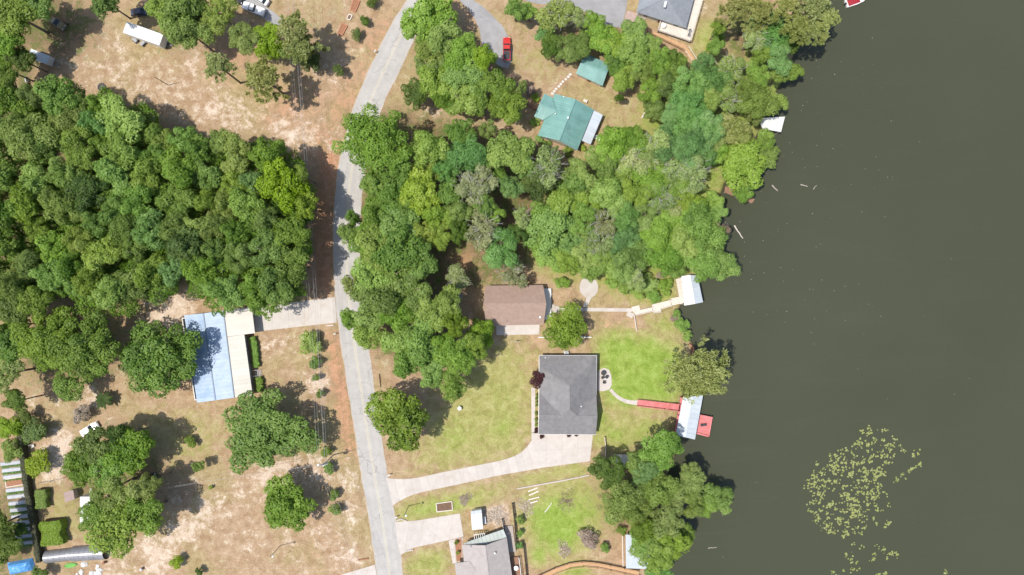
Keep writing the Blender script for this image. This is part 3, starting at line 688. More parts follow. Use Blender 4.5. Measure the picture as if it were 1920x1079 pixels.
def crown_pine(seed, puffs, leaves, asp, lsz):
    """open crown: flat tufts of long needles at the branch ends"""
    rng = np.random.default_rng(seed); cs = []
    for i in range(puffs):
        z = rng.uniform(.1, 1) ** .8; t = i * 2.4 + rng.uniform(-.5, .5)
        R = (1 - z * .72) * rng.uniform(.35, .92)
        cs.append(np.array([R * math.cos(t), R * math.sin(t), z * asp * .92]))
    P_, N_, T_, Z_ = [], [], [], []; per = leaves // puffs
    for c in cs:
        k = rng.integers(4, 8)
        tt = rng.normal(0, .1)
        for j in range(k):
            cc = c + rng.normal(0, .105, 3) * np.array([1, 1, .55]); m = per // k
            d = sphere_dirs(rng, m, -.3)
            P_.append(cc + d * (rng.uniform(.2, 1, m) * .085)[:, None]); N_.append(np.cross(d, rng.normal(size=(m, 3))) + np.array([0, 0, .5]))
            T_.append(.5 + tt + rng.normal(0, .08) + rng.normal(0, .15, m)); Z_.append(lsz * rng.uniform(.7, 1.4, m))
    p = np.concatenate(P_); p[:, :2] /= np.percentile(np.hypot(p[:, 0], p[:, 1]), 97)
    return leaf_mesh('crown', p, np.concatenate(N_), np.concatenate(Z_), .30, np.concatenate(T_), rng, .1), np.array(cs)

def trunk_mesh(seed, tips, asp):
    """two meshes: a unit bole (z -1..0, flared) and limbs that reach the clumps (crown units)"""
    rng = random.Random(seed); mb = MB()
    mb.tube([(0, 0, -1.03), (0, 0, -.9), (.012, -.01, -.45), (0, 0, .02)], [.085, .062, .054, .05], 8)
    bole = mb.mesh('trunk'); bole.polygons.foreach_set('use_smooth', [True] * len(bole.polygons))
    mb = MB(); fork = Vector((rng.uniform(-.05, .05), rng.uniform(-.05, .05), asp * .18))
    tips = sorted(tips, key=lambda c: -c[2])
    mb.tube([(0, 0, -.01), tuple(fork)], [.05, .046], 8, False)
    mb.tube([tuple(fork), (fork.x * 1.5, fork.y * 1.5, asp * .5), (tips[0][0] * .6, tips[0][1] * .6, asp * .82)], [.05, .03, .012], 6)
    for c in tips[1::max(1, len(tips) // 9)]:
        c = Vector(c); m = fork.lerp(c, .5) + Vector((0, 0, .06))
        mb.tube([tuple(fork * .9), tuple(m), tuple(c)], [.034, .022, .007], 5, False)
    limbs = mb.mesh('limbs'); limbs.polygons.foreach_set('use_smooth', [True] * len(limbs.polygons))
    return bole, limbs

def twig_mesh(seed, asp, n=46):
    """bare pale branches poking out of a half-dead crown"""
    rng = random.Random(seed); mb = MB()
    for i in range(n):
        t = rng.uniform(0, 6.28); R = rng.uniform(.1, .75); z = asp * rng.uniform(.62, .92) * (1 - .3 * R)
        a = Vector((R * math.cos(t), R * math.sin(t), z)); t2 = t + rng.uniform(-.7, .7)
        d = Vector((math.cos(t2), math.sin(t2), rng.uniform(.1, .7))) * rng.uniform(.12, .34)
        e = a + d; mb.tube([tuple(a), tuple(a + d * .5 + Vector((0, 0, .02))), tuple(e)], [.010, .007, .003], 4, False)
        for k in range(2):
            q = a + d * rng.uniform(.4, .9); f = d.normalized() * .1 + Vector((rng.uniform(-.1, .1), rng.uniform(-.1, .1), .03))
            mb.tube([tuple(q), tuple(q + f)], [.006, .002], 3, False)
    return mb.mesh('bare_branches')

VAR = {}
def make_variants():
    def reg(key, lst): VAR[key] = lst
    def br(seed, puffs, leaves, asp, pr, lsz, **k):
        me, cs = crown_broad(seed, puffs, leaves, asp, pr, lsz, **k); return (me, trunk_mesh(seed, cs, asp), asp)
    reg('mid', [br(100 + i, 34, 7800, 1.35, .27, .046) for i in range(8)])
    reg('big', [br(200 + i, 84, 17000, 1.15, .19, .030, irregular=.4) for i in range(6)])
    reg('fine', [br(300 + i, 40, 10500, 1.25, .25, .034, airy=.3) for i in range(5)])
    reg('airy', [br(400 + i, 38, 5600, 1.3, .24, .040, airy=.5, irregular=.45) for i in range(5)])
    reg('bush', [br(500 + i, 14, 3000, 1.15, .36, .062) for i in range(4)])
    pass
    L = []
    for i in range(5):
        me, cs = crown_pine(600 + i, 34, 8200, 1.25, .060); L.append((me, trunk_mesh(600 + i, list(cs), 1.25), 1.25))
    reg('pine', L)
    L = []
    for i in range(2):
        me, cs = crown_pine(650 + i, 62, 12000, 1.0, .042); L.append((me, trunk_mesh(650 + i, list(cs), 1.0), 1.0))
    reg('bigpine', L)
    pass
make_variants()
TWIGS = [twig_mesh(i, 1.3) for i in range(4)]
for lst in VAR.values():
    for me, tr, asp in lst:
        me.materials.append(M['leaf_O'])
        for q in tr: q.materials.append(M['bark'])
for t in TWIGS: t.materials.append(M['bark_pale'])

KIND = {  # code: (crown family, leaf material, words)
    'O': ('mid', 'leaf_O', 'mid green broadleaf tree'), 'B': ('mid', 'leaf_B', 'bright green broadleaf tree'), 'Y': ('mid', 'leaf_Y', 'yellow-green broadleaf tree'),
    'T': ('fine', 'leaf_T', 'blue-green leafy tree'), 'L': ('fine', 'leaf_L', 'pale olive leafy tree'), 'P': ('pine', 'leaf_P', 'airy olive pine tree'),
    'G': ('airy', 'leaf_G', 'grey-green thinning tree with bare pale branches'), 'D': ('mid', 'leaf_D', 'dark green leafy tree'), 'S': ('airy', 'leaf_S', 'tree with speckled cream and olive leaves'),
    'M': ('fine', 'leaf_M', 'maroon-leaved tree'), 'R': ('airy', 'leaf_R', 'dry brown tree with few leaves'), 'F': ('fine', 'leaf_B', 'bright green feathery tree'), 'A': ('airy', 'leaf_A', 'ash grey thinning tree')}
rt = random.Random(21)
def put(o, parent):
    COL.objects.link(o); o.parent = parent; return o
def tree(px, py, r, kind, h=None, label=None, group=None, name=None, cat='tree', fam=None, sq=1.0, ex=None):
    f, lm, words = KIND[kind]
    f = fam or f
    if r > 54 and f in ('mid', 'fine', 'airy'): f = 'big'
    if h is None: h = 8.5 + r * .13 + rt.uniform(-1.2, 1.2)
    crown, trunk, asp = rt.choice(VAR[f])
    if f not in ('bush', 'clipped'): r *= 1.07
    R = r * S; chh = asp * R * sq
    lo = .50 if f in ('mid', 'big', 'fine', 'airy') else (.5 if f in ('pine', 'bigpine') and r > 32 else 0)
    if chh < h * lo: sq *= h * lo / chh; chh = h * lo
    if chh > h * .8: sq *= h * .8 / chh; chh = asp * R * sq
    hc = h - chh * .5
    k = (H - hc) / H; R *= k; chh = asp * R * sq
    p = P(px, py, hc); z0 = gz(p)
    bole = h - chh - min(z0, 0) * 0
    root = thing(name or ('pine_tree' if f in ('pine', 'bigpine') else 'twiggy_tree' if kind in 'GRA' else 'broadleaf_tree'), label, cat, (p.x, p.y, z0), group, 0.0 if ex else rt.uniform(0, 6.28))
    c = put(bpy.data.objects.new('crown', crown), root); c.location = (0, 0, bole); c.scale = (R * ex[0], R * ex[1], R * sq) if ex else (R, R, R * sq)
    c.material_slots[0].link = 'OBJECT'; c.material_slots[0].material = M[lm]
    t = put(bpy.data.objects.new('trunk', trunk[0]), root); t.location = (0, 0, bole); t.scale = (R, R, max(bole, .05) + .1)
    t = put(bpy.data.objects.new('limbs', trunk[1]), root); t.location = (0, 0, bole); t.scale = (R, R, R * sq)
    if kind in 'GRA' and r > 11:
        b = put(bpy.data.objects.new('bare_branches', rt.choice(TWIGS)), root); b.location = (0, 0, bole); b.scale = (R, R, R * sq * asp / 1.3); b['kind'] = 'stuff'
    return root

# (px, py, radius px, kind) of every crown seen in the photograph, one list per stand
def size_word(r): return 'small' if r < 22 else ('medium sized' if r < 33 else 'broad')
TINT = {'O': 'mid green', 'B': 'bright green', 'Y': 'yellow-green', 'T': 'blue-green', 'L': 'pale olive', 'P': 'olive pine', 'G': 'grey-green', 'D': 'dark green', 'S': 'speckled', 'R': 'dry brown', 'A': 'ash grey', 'F': 'feathery green', 'M': 'maroon'}
NOUN = {'P': 'pine', 'G': 'thinning tree', 'R': 'twiggy tree', 'A': 'twiggy tree'}
def stand(lst, where, group, h=None, dh=0, place=None):
    """every tree is told apart by its size and colour, by the two crowns it touches and by what it stands beside"""
    for t in lst:
        x, y, r, k = t[:4]
        hh = t[4] if len(t) > 4 else (h + (r - 30) * .10 + rt.uniform(-.9, .9) if h else None)
        nb = sorted((o for o in lst if o is not t), key=lambda o: math.hypot(o[0] - x, o[1] - y) - o[2] * .5)
        a = nb[0]; b = next((o for o in nb[1:4] if TINT[o[3]] != TINT[a[3]]), nb[1] if len(nb) > 1 else a)
        w = place(x, y) if place else where
        lab = f"{size_word(r).split()[0]} {TINT[k].replace(' pine', '')} {NOUN.get(k, 'tree')} between {TINT[a[3]].split()[0]} and {TINT[b[3]].split()[0]} crowns, {w}"
        tree(x, y, r, k, hh, ' '.join(lab.split()[:16]), group)
def wood_place(x, y):
    if x > 520: return 'wood edge beside the clay verge'
    if y > 515: return 'wood edge near the cream roof' if x > 330 else 'wood edge above the large oaks'
    if y < 235 + (x - 200) * .18: return 'wood edge beside the sandy lot'
    return 'deep in the western wood' if x < 250 else 'middle of the western wood'
def tangle_place(x, y):
    if x > 1270: return 'lake edge of the green tangle'
    if y < 330: return 'green tangle below the teal cottage'
    if y > 460: return 'green tangle above the garden path'
    return 'heart of the green tangle'

# --- the wood west of the road
wood = [(231, 228, 47, 'B'), (122, 219, 34, 'L'), (56, 259, 47, 'L'), (151, 279, 40, 'L'), (107, 180, 36, 'O'), (20, 197, 36, 'O'), (187, 198, 20, 'O'), (231, 286, 36, 'O'), (160, 200, 20, 'O'),
        (534, 347, 43, 'Y'), (575, 388, 24, 'Y'), (342, 262, 25, 'B'), (414, 268, 22, 'O'), (445, 292, 38, 'L'), (508, 295, 34, 'O'), (424, 385, 26, 'L'), (499, 408, 26, 'L'), (451, 484, 27, 'L'),
        (542, 440, 34, 'O'), (194, 480, 33, 'Y'), (120, 388, 36, 'L'), (308, 262, 26, 'O'), (288, 250, 20, 'B'), (375, 285, 26, 'O'), (548, 500, 36, 'O'), (520, 540, 34, 'O'), (480, 545, 30, 'O'),
        (438, 548, 30, 'B'), (405, 535, 28, 'B'), (376, 505, 30, 'B'), (330, 508, 28, 'T'), (290, 510, 30, 'O'), (250, 530, 34, 'O'), (210, 548, 30, 'B'), (170, 525, 28, 'O'), (140, 528, 24, 'B'), (100, 515, 30, 'B'),
        (60, 560, 30, 'O'), (25, 575, 32, 'O'), (55, 500, 30, 'L'), (20, 160, 25, 'O'), (500, 470, 36, 'O'), (480, 340, 24, 'T'), (390, 330, 30, 'O'), (565, 330, 18, 'Y'), (215, 335, 33, 'B'), (70, 340, 30, 'B'), (260, 380, 30, 'B')]
rw = random.Random(4)
for _ in range(6000):
    x, y = rw.uniform(-25, 575), rw.uniform(165, 575); r = rw.uniform(23, 38)
    if not inpoly(np.array([x]), np.array([y]), WOOD)[0]: continue
    if all(math.hypot(x - t[0], y - t[1]) > .68 * (r + t[2]) for t in wood):
        wood.append((x, y, r, rw.choice('OOOOOOOBBBBTLLD')))
under = []
for _ in range(5000):
    x, y = rw.uniform(-20, 570), rw.uniform(170, 570); r = rw.uniform(19, 26)
    if not inpoly(np.array([x]), np.array([y]), WOOD)[0]: continue
    if all(math.hypot(x - t[0], y - t[1]) > .62 * t[2] + .38 * r for t in wood) and all(math.hypot(x - t[0], y - t[1]) > 30 for t in under): under.append((x, y, r, rw.choice('ODOB'), rw.uniform(9.5, 12)))
def understorey():
    """low growth filling the gaps between the crowns: one mass"""
    rng = np.random.default_rng(77); ps, ns, zs, ts = [], [], [], []
    for x, y, r, k, h in under:
        p = P(x, y, h * .7); m = 1900; R = r * S * 1.05; d = sphere_dirs(rng, m, -.1)
        f = sum(np.sin(d @ (rng.normal(size=3) * 4) + rng.uniform(0, 6)) for _ in range(4))
        q = d * (R * (1 + .13 * f) * rng.uniform(.8, 1.05, m))[:, None] * np.array([1, 1, .8]) + np.array([p.x, p.y, h - R * .8])
        ps.append(q); ns.append(d + np.array([0, 0, .3]) + rng.normal(size=(m, 3)) * .45); zs.append(rng.uniform(.13, .3, m)); ts.append(.35 + rng.normal(0, .1) + rng.normal(0, .14, m))
    me = leaf_mesh('understorey', np.concatenate(ps), np.concatenate(ns), np.concatenate(zs), .6, np.concatenate(ts), rng, .25); me.materials.append(M['leaf_O'])
    o = bpy.data.objects.new('understorey', me); COL.objects.link(o); tag(o, 'low dark green growth filling the gaps of the western wood', 'undergrowth', kind='stuff')
understorey()
stand(wood, '', 'trees of the wood west of the road', 15.5, place=wood_place)

# --- trees by the trailers, top left
stand([(28, 28, 42, 'O'), (72, 12, 30, 'O'), (14, 85, 34, 'O'), (38, 112, 24, 'D'), (10, 130, 24, 'O'), (200, 4, 27, 'O'), (340, 40, 41, 'O'), (364, 68, 32, 'B'), (306, 18, 26, 'B'), (375, 22, 26, 'D')],
      'beside the white trailers on sand', 'trees beside the white trailers', 13)
tree(415, 28, 35, 'L', 13, 'pale grey-olive tree overhanging the white pickup on the gravel drive'); tree(456, 74, 29, 'L', 12, 'yellowish olive tree just below the white pickup')
tree(410, 125, 29, 'P', 15, 'slim pine with long bare trunk leaning over pink sand', fam='pine')
tree(500, 150, 40, 'P', 15, 'lone round pine standing on reddish sand with open shadow beside it', fam='pine')
tree(505, 78, 29, 'Y', 11, 'yellow-green leafy tree between the pines south of the gravel drive')
tree(556, 62, 37, 'P', 15, 'wide pine with sparse needles above the gravel drive end', fam='pine'); tree(572, 92, 30, 'P', 14, 'pine growing against the dark shrub near the road verge', fam='pine')
tree(538, 98, 22, 'L', 9, 'small pale olive tree under the pines south of the gravel drive')
tree(580, 112, 25, 'D', 7, 'dense dark green low tree below the sparse pines'); tree(637, 134, 13, 'D', 4, 'small dark round shrub at the road verge below the sparse pines', name='shrub', cat='shrub', fam='bush')
for x, y, r, s in ((670, 65, 12, 'lower'), (682, 38, 11, 'middle'), (698, 3, 12, 'topmost')):
    tree(x, y, r, 'D', 2.6, f'{s} of three round dark bushes beside the brick planting beds', 'round bushes by the brick beds', 'shrub', 'shrub', 'bush')

# --- between road and teal roof
stand([(804, 28, 50, 'B'), (832, 75, 33, 'B'), (782, 58, 26, 'B'), (815, 97, 32, 'L'), (865, 103, 38, 'F'), (907, 112, 24, 'Y'), (873, 146, 38, 'F'), (823, 156, 34, 'B'), (865, 189, 36, 'B'), (929, 163, 31, 'O'), (948, 200, 34, 'O'),
       (896, 190, 24, 'O'), (976, 168, 14, 'L'), (965, 147, 11, 'R'), (804, 122, 28, 'L'), (840, 125, 28, 'B'), (832, 190, 20, 'O')], 'between the road and the curved grey drive', 'trees between road and grey drive', 13)
tree(779, 179, 26, 'D', 9, 'dark olive tree alone on the bare roadside below the grey drive')
tree(706, 262, 62, 'O', 18, 'huge dense oak overhanging the road bend')
stand([(801, 280, 35, 'Y'), (798, 312, 30, 'Y'), (862, 248, 27, 'O'), (870, 291, 41, 'T'), (915, 245, 17, 'L'), (954, 291, 43, 'B'), (1026, 315, 37, 'G'), (990, 320, 23, 'T'), (959, 353, 22, 'T'), (887, 350, 40, 'A'), (842, 362, 25, 'B'),
       (787, 361, 38, 'Y'), (745, 338, 35, 'O'), (704, 345, 27, 'O'), (731, 377, 26, 'O'), (703, 399, 28, 'O'), (745, 424, 40, 'O'), (690, 447, 33, 'O'), (792, 436, 23, 'Y'), (826, 438, 26, 'Y'), (823, 408, 26, 'B'),
       (859, 432, 22, 'D'), (906, 428, 36, 'A'), (934, 465, 37, 'T'), (929, 402, 20, 'Y'), (979, 405, 22, 'G'), (972, 440, 20, 'D'), (1003, 350, 25, 'D'), (905, 385, 24, 'B'), (860, 395, 24, 'O'), (770, 395, 28, 'O'), (925, 320, 24, 'O'),
       (835, 320, 24, 'T'), (1040, 290, 18, 'G')], 'in the grove south of the teal roof', 'trees of the grove south of the teal roof', 13.5)
tree(959, 508, 31, 'A', 9, 'sparse grey twiggy tree against the back of the brown roof'); tree(860, 527, 27, 'A', 8, 'pale grey leafy tree beside the brown-roofed house')
# --- roadside mass
stand([(664, 409, 13, 'B'), (660, 440, 23, 'L'), (704, 462, 41, 'O'), (742, 470, 44, 'O'), (755, 505, 45, 'O'), (790, 490, 30, 'O'), (704, 516, 39, 'B'), (664, 530, 22, 'L'), (707, 552, 43, 'O'), (773, 540, 44, 'O'), (659, 598, 19, 'B'),
       (688, 626, 27, 'B'), (698, 585, 32, 'B'), (740, 590, 32, 'O'), (812, 584, 32, 'B'), (840, 566, 28, 'O'), (848, 604, 26, 'O'), (748, 632, 34, 'B'), (798, 637, 44, 'B'), (766, 674, 31, 'B'), (856, 667, 36, 'F'), (888, 652, 25, 'F'),
       (812, 700, 26, 'B'), (851, 724, 26, 'F'), (825, 655, 30, 'O')], 'in the roadside trees left of the brown roof', 'roadside trees left of the brown roof', 14.5)
tree(904, 625, 26, 'Y', 8, 'glossy yellow-green tree at the apron of the brown-roofed house')
tree(745, 780, 54, 'O', 14, 'round oak standing alone at the road edge of the green lawn')
# --- top right, around shed and house
stand([(968, 19, 22, 'B'), (993, 22, 16, 'B'), (1048, 28, 37, 'G'), (1110, 50, 25, 'B'), (1129, 80, 26, 'B'), (1032, 86, 22, 'D'), (1060, 94, 26, 'L'), (1088, 88, 25, 'D'), (1020, 60, 20, 'T'), (1085, 40, 20, 'G')],
      'left of the small teal shed roof', 'trees left of the teal shed', 9)
stand([(1145, 82, 32, 'B'), (1192, 66, 28, 'B'), (1170, 145, 28, 'B'), (1190, 100, 30, 'B'), (1217, 174, 24, 'B'), (1218, 84, 20, 'B'), (1240, 115, 24, 'O'), (1253, 142, 26, 'O'), (1253, 170, 24, 'D'), (1228, 208, 22, 'O'), (1268, 113, 18, 'O'), (1155, 118, 22, 'O'), (1160, 185, 8, 'D'), (1205, 130, 24, 'L')],
      'right of the small teal shed roof', 'trees right of the teal shed', 9)
stand([(1315, 122, 24, 'T'), (1298, 152, 32, 'T'), (1337, 152, 28, 'T'), (1292, 202, 38, 'T'), (1331, 236, 31, 'T'), (1268, 210, 28, 'T'), (1298, 266, 35, 'T'), (1370, 133, 32, 'G'), (1418, 142, 26, 'F'), (1418, 190, 35, 'L'), (1365, 189, 27, 'G'), (1379, 250, 35, 'S'),
       (1462, 190, 17, 'B'), (1490, 133, 16, 'Y'), (1465, 142, 18, 'L'), (1460, 112, 28, 'T'), (1429, 103, 18, 'Y'), (1415, 70, 32, 'G'), (1456, 72, 30, 'T'), (1454, 42, 25, 'T'), (1487, 80, 24, 'D'), (1348, 53, 14, 'B'), (1342, 90, 16, 'B'), (1330, 185, 20, 'B'), (1395, 165, 18, 'L')],
      'above the grey-roofed lake shed', 'shore trees above the grey-roofed lake shed', 11)
stand([(1418, 25, 31, 'P'), (1379, 24, 30, 'P'), (1521, 19, 38, 'P'), (1542, 44, 28, 'P'), (1495, 52, 27, 'P'), (1520, 62, 20, 'P'), (1562, 30, 20, 'P'), (1548, 66, 11, 'P'), (1470, 15, 24, 'P')], 'over the lake by the red boat', 'pines over the lake by the red boat', 16)
# --- tangle between teal house and boathouse
stand([(1397, 308, 44, 'B'), (1436, 288, 26, 'B'), (1382, 297, 28, 'F'), (1404, 355, 20, 'B'), (1437, 262, 20, 'B')], 'overhanging the lake above the brown dock', 'bright trees above the brown dock', 11)
stand([(1147, 275, 34, 'B'), (1180, 262, 30, 'O'), (1127, 302, 30, 'O'), (1180, 300, 36, 'G'), (1220, 285, 36, 'G'), (1213, 333, 38, 'F'), (1257, 317, 38, 'G'), (1247, 267, 36, 'T'), (1300, 235, 38, 'T'), (1298, 323, 36, 'G'), (1293, 280, 34, 'T'),
       (1157, 327, 34, 'F'), (1087, 335, 33, 'B'), (1073, 362, 34, 'B'), (1137, 362, 34, 'B'), (1193, 362, 32, 'F'), (1030, 433, 44, 'B'), (1040, 388, 34, 'B'), (1010, 407, 28, 'F'), (1033, 485, 30, 'B'), (1127, 417, 32, 'A'), (1123, 455, 30, 'G'),
       (1173, 440, 32, 'T'), (1173, 410, 26, 'T'), (1210, 410, 30, 'L'), (1197, 477, 28, 'O'), (1247, 433, 36, 'B'), (1240, 480, 36, 'F'), (1313, 427, 42, 'F'), (1233, 369, 30, 'G'), (1255, 387, 28, 'G'), (1290, 378, 22, 'Y'), (1340, 376, 18, 'B'), (1340, 432, 17, 'R'),
       (1358, 428, 11, 'R'), (1353, 493, 35, 'F'), (1313, 493, 33, 'F'), (1130, 495, 30, 'B'), (1093, 484, 28, 'B'), (1167, 500, 28, 'B'), (1187, 520, 24, 'G'), (1073, 462, 26, 'T'), (1060, 493, 26, 'B'), (1090, 410, 30, 'F'), (1280, 460, 28, 'B'), (1275, 350, 26, 'F'),
       (1090, 440, 22, 'L'), (1270, 500, 22, 'F'), (1325, 300, 18, 'T'), (1340, 268, 22, 'L'), (1350, 290, 16, 'B'), (1415, 222, 14, 'L'), (1345, 400, 18, 'B'), (1300, 400, 26, 'B'), (1100, 380, 26, 'F'), (1225, 450, 24, 'B'), (1150, 465, 24, 'T'), (1010, 460, 24, 'B'), (1105, 510, 18, 'B'), (1280, 420, 24, 'F'), (1240, 345, 22, 'F'), (1160, 385, 24, 'B')], '', 'trees of the tangle above the white boathouse', 10.5, place=tangle_place)
for x, y, r, k in ((1213, 535, 22, 'B'), (1180, 535, 20, 'F'), (1245, 533, 16, 'B'), (1150, 528, 18, 'B'), (1225, 555, 14, 'F'), (1050, 528, 12, 'Y'), (1062, 531, 9, 'Y'), (1196, 553, 13, 'B'), (1250, 548, 11, 'F'), (1280, 610, 15, 'B'), (1290, 628, 12, 'B'), (1268, 590, 10, 'B'), (1240, 517, 9, 'R'), (1267, 597, 9, 'R')):
    tree(x, y, r, k, 1.6 + r * .07, f"low {'dry brown' if k == 'R' else {'B': 'bright green', 'F': 'feathery green', 'Y': 'yellow-green'}[k]} bush near the pale boardwalk, {size_word(r * 2)}", 'bushes near the pale boardwalk', 'shrub', 'shrub', 'bush')
tree(1062, 617, 40, 'B', 8, 'round green tree with a pale flowering patch beside the garden path', fam='fine')
tree(1008, 713, 15, 'M', 4.6, 'maroon-leaved small tree at the entrance of the grey-roofed house', fam='fine')
# --- lake pine and southern shore
tree(1311, 706, 56, 'P', 19, 'tall broad pine leaning over the lake beside the red dock', fam='bigpine', ex=(1.08, .93))
stand([(1237, 848, 42, 'F'), (1210, 888, 26, 'T'), (1143, 887, 29, 'D'), (1124, 874, 19, 'D'), (1165, 938, 38, 'L'), (1232, 919, 34, 'L'), (1282, 919, 40, 'L'), (1296, 885, 20, 'L'), (1348, 945, 32, 'F'), (1306, 950, 26, 'L'), (1251, 974, 36, 'L'), (1215, 996, 30, 'O'),
       (1260, 1016, 35, 'F'), (1215, 1028, 29, 'B'), (1232, 1074, 25, 'T'), (1288, 1012, 20, 'B'), (1190, 960, 26, 'L'), (1330, 958, 22, 'F'), (1200, 1015, 26, 'F'), (1240, 1045, 28, 'B'), (1195, 870, 22, 'B')], 'on the shore south of the red dock', 'shore trees south of the red dock', 10.5)
for x, y, r, k, lb in ((1136, 1029, 11, 'B', 'round bright green shrub in the mulch bed by the curved wooden walkway'), (1102, 1012, 20, 'R', 'dry reddish twiggy shrub in the mulch bed'), (1143, 975, 9, 'B', 'small green shrub at the top of the mulch bed'),
                       (1165, 996, 10, 'O', 'small shrub beside the pale blue boathouse roof'), (977, 975, 9, 'B', 'leafy green clump beside the dark fence, upper one'), (975, 1002, 8, 'B', 'leafy green clump beside the dark fence, lower one'), (974, 1024, 8, 'T', 'blue-green clump at the deck behind the tan-roofed house')):
    tree(x, y, r, k, 1.2 + r * .08, lb, None, 'shrub', 'shrub', 'bush')
# --- west yards
tree(92, 640, 58, 'O', 14, 'large oak with wide crown left of the blue roof, western one'); tree(165, 655, 62, 'O', 15, 'large dark oak beside the sandy gap left of the blue roof')
tree(130, 722, 28, 'O', 9, 'smaller green tree at the foot of the two large oaks'); tree(299, 678, 71, 'O', 13, 'wide oak whose crown and shadow cover the blue metal roof')
stand([(18, 640, 34, 'O'), (14, 700, 34, 'L'), (34, 752, 22, 'O'), (30, 610, 24, 'O')], 'at the western edge beside the large oaks', 'trees at the western edge', 12)
tree(503, 814, 82, 'O', 12, 'very wide oak south of the cream roofed house', ex=(1.1, .84)); tree(540, 944, 48, 'O', 9.5, 'compact oak standing beside the sandy track')
for i, (x, y, r) in enumerate(((582, 645, 23), (592, 681, 13), (593, 709, 8.5), (601, 739, 9), (612, 848, 11), (618, 880, 13.5), (626, 931, 12), (629, 957, 13))):
    w = ('largest shrub of the row under the wires', 'round shrub of the row just below the largest one', 'smallest shrub of the row on a white sand patch', 'small shrub of the row beside the wide oak', 'shrub of the row just above the utility pole', 'shrub of the row touching the utility pole', 'shrub of the row below the sandy track', 'last shrub of the row under the wires, beyond the track')[i]
    tree(x, y, r, 'O' if i != 0 else 'B', 1.6 + r * .09, 'green ' + w, 'shrub row under the wires', 'shrub', 'shrub', 'bush')
stand([(177, 836, 38, 'O'), (244, 842, 42, 'O'), (155, 872, 34, 'O'), (200, 880, 34, 'B'), (208, 919, 38, 'L'), (263, 930, 30, 'L'), (222, 990, 46, 'B'), (272, 965, 36, 'O'), (186, 970, 32, 'O'), (225, 820, 26, 'D'), (285, 905, 20, 'L')],
      'sheltering the parked vehicles in the garden yard', 'trees of the garden yard', 12.5)
tree(372, 873, 12, 'L', 5, 'small sparse tree at the right edge of the garden yard')
tree(150, 776, 19, 'R', 4, 'nearly bare twiggy tree above the gravel yard')
for x, y, r, k, h_, fam, lb in ((69, 811, 27, 'D', 4, 'bush', 'dark rounded bush at the top of the gravel yard'), (75, 868, 26, 'Y', 4, 'bush', 'bright yellow-green bush beside the long dark strip'), (360, 830, 13, 'L', 2.5, 'bush', 'solitary olive bush on the dry lawn'),
                                (331, 1054, 13, 'Y', 2.6, 'bush', 'yellow-green bush on sand at the lower edge'),
                                (372, 1071, 9, 'D', 2.2, 'bush', 'small dark bush beside the yellow-green bush'), (396, 914, 5, 'Y', .9, 'bush', 'tiny yellow-green shrub on the dry lawn'), (17, 800, 24, 'Y', 4.5, 'bush', 'yellow-green bush at the western edge above the vegetable rows'),
                                (20, 845, 22, 'L', 4, 'bush', 'pale olive bush at the head of the vegetable rows'), (50, 780, 16, 'D', 4, 'bush', 'dark bush at the head of the long dark strip'), (0, 985, 30, 'D', 9, 'mid', 'dark tree at the outer end of the vegetable rows'),
                                (12, 1030, 28, 'D', 7, 'mid', 'dark tree beside the blue tarp'), (36, 992, 13, 'D', 4, 'mid', 'dark small tree among the vegetable rows'), (75, 1075, 16, 'O', 4, 'bush', 'green bush under the blue tarp edge'),
                                (1012, 262, 9, 'B', 1.2, 'bush', 'low green shrub at the corner of the teal roof'), (1025, 272, 10, 'O', 1.0, 'bush', 'low hedge plant on the path below the teal roof'), (1064, 284, 11, 'O', 1.0, 'bush', 'low hedge plant right of the path below the teal roof'),
                                (1004, 227, 11, 'B', 1.2, 'bush', 'low bright shrub in the corner of the teal-roofed wing'), (1093, 277, 7, 'Y', 1.2, 'bush', 'yellow shrub at the end of the white porch roof'), (1005, 183, 9, 'Y', 1.3, 'bush', 'yellow-green shrub at the teal-roofed wing'),
                                (995, 172, 10, 'R', 1.2, 'bush', 'reddish dry shrub next to the teal-roofed wing'), (1268, 110, 6, 'M', 1.0, 'bush', 'rust coloured shrub among the trees below the deck'), (1345, 70, 13, 'B', 2.5, 'bush', 'green shrub on the grass beside the tan deck'), (1333, 92, 11, 'Y', 2, 'bush', 'yellow-green shrub on the grass beside the tan deck')):
    tree(x, y, r, k, h_, lb, None, 'shrub' if fam in ('bush', 'clipped') else None, 'shrub' if fam in ('bush', 'clipped') else 'tree', fam)
# foundation shrubs of the grey-roofed house
for i, (x, y, r, k) in enumerate(((1006.5, 740, 3, 'O'), (1006, 747, 3.6, 'O'), (1006, 754, 3, 'O'), (1005.5, 761, 3.2, 'O'), (1005, 776, 4, 'O'), (1005, 788, 4.2, 'O'), (1005.5, 797, 4.2, 'O'))):
    tree(x, y, r, k, .9, 'clipped green shrub in the row along the front walk', 'shrubs along the front walk', 'shrub', 'shrub', 'bush')
for x, y, r in ((1005, 808, 5.5), (1015, 818, 5.5), (1066, 817, 4), (1081, 816.5, 3.5)):
    tree(x, y, r, 'M', .9, 'dark maroon shrub at the forecourt edge of the grey-roofed house', 'maroon shrubs at the forecourt', 'shrub', 'shrub', 'bush')
for x, y, lb in ((856, 1018, 'upper'), (859, 1037, 'lower')):
    tree(x, y, 4.5, 'O', 1.0, f'{lb} round shrub in the mulch strip of the tan-roofed house', 'shrubs of the mulch strip', 'shrub', 'shrub', 'bush')

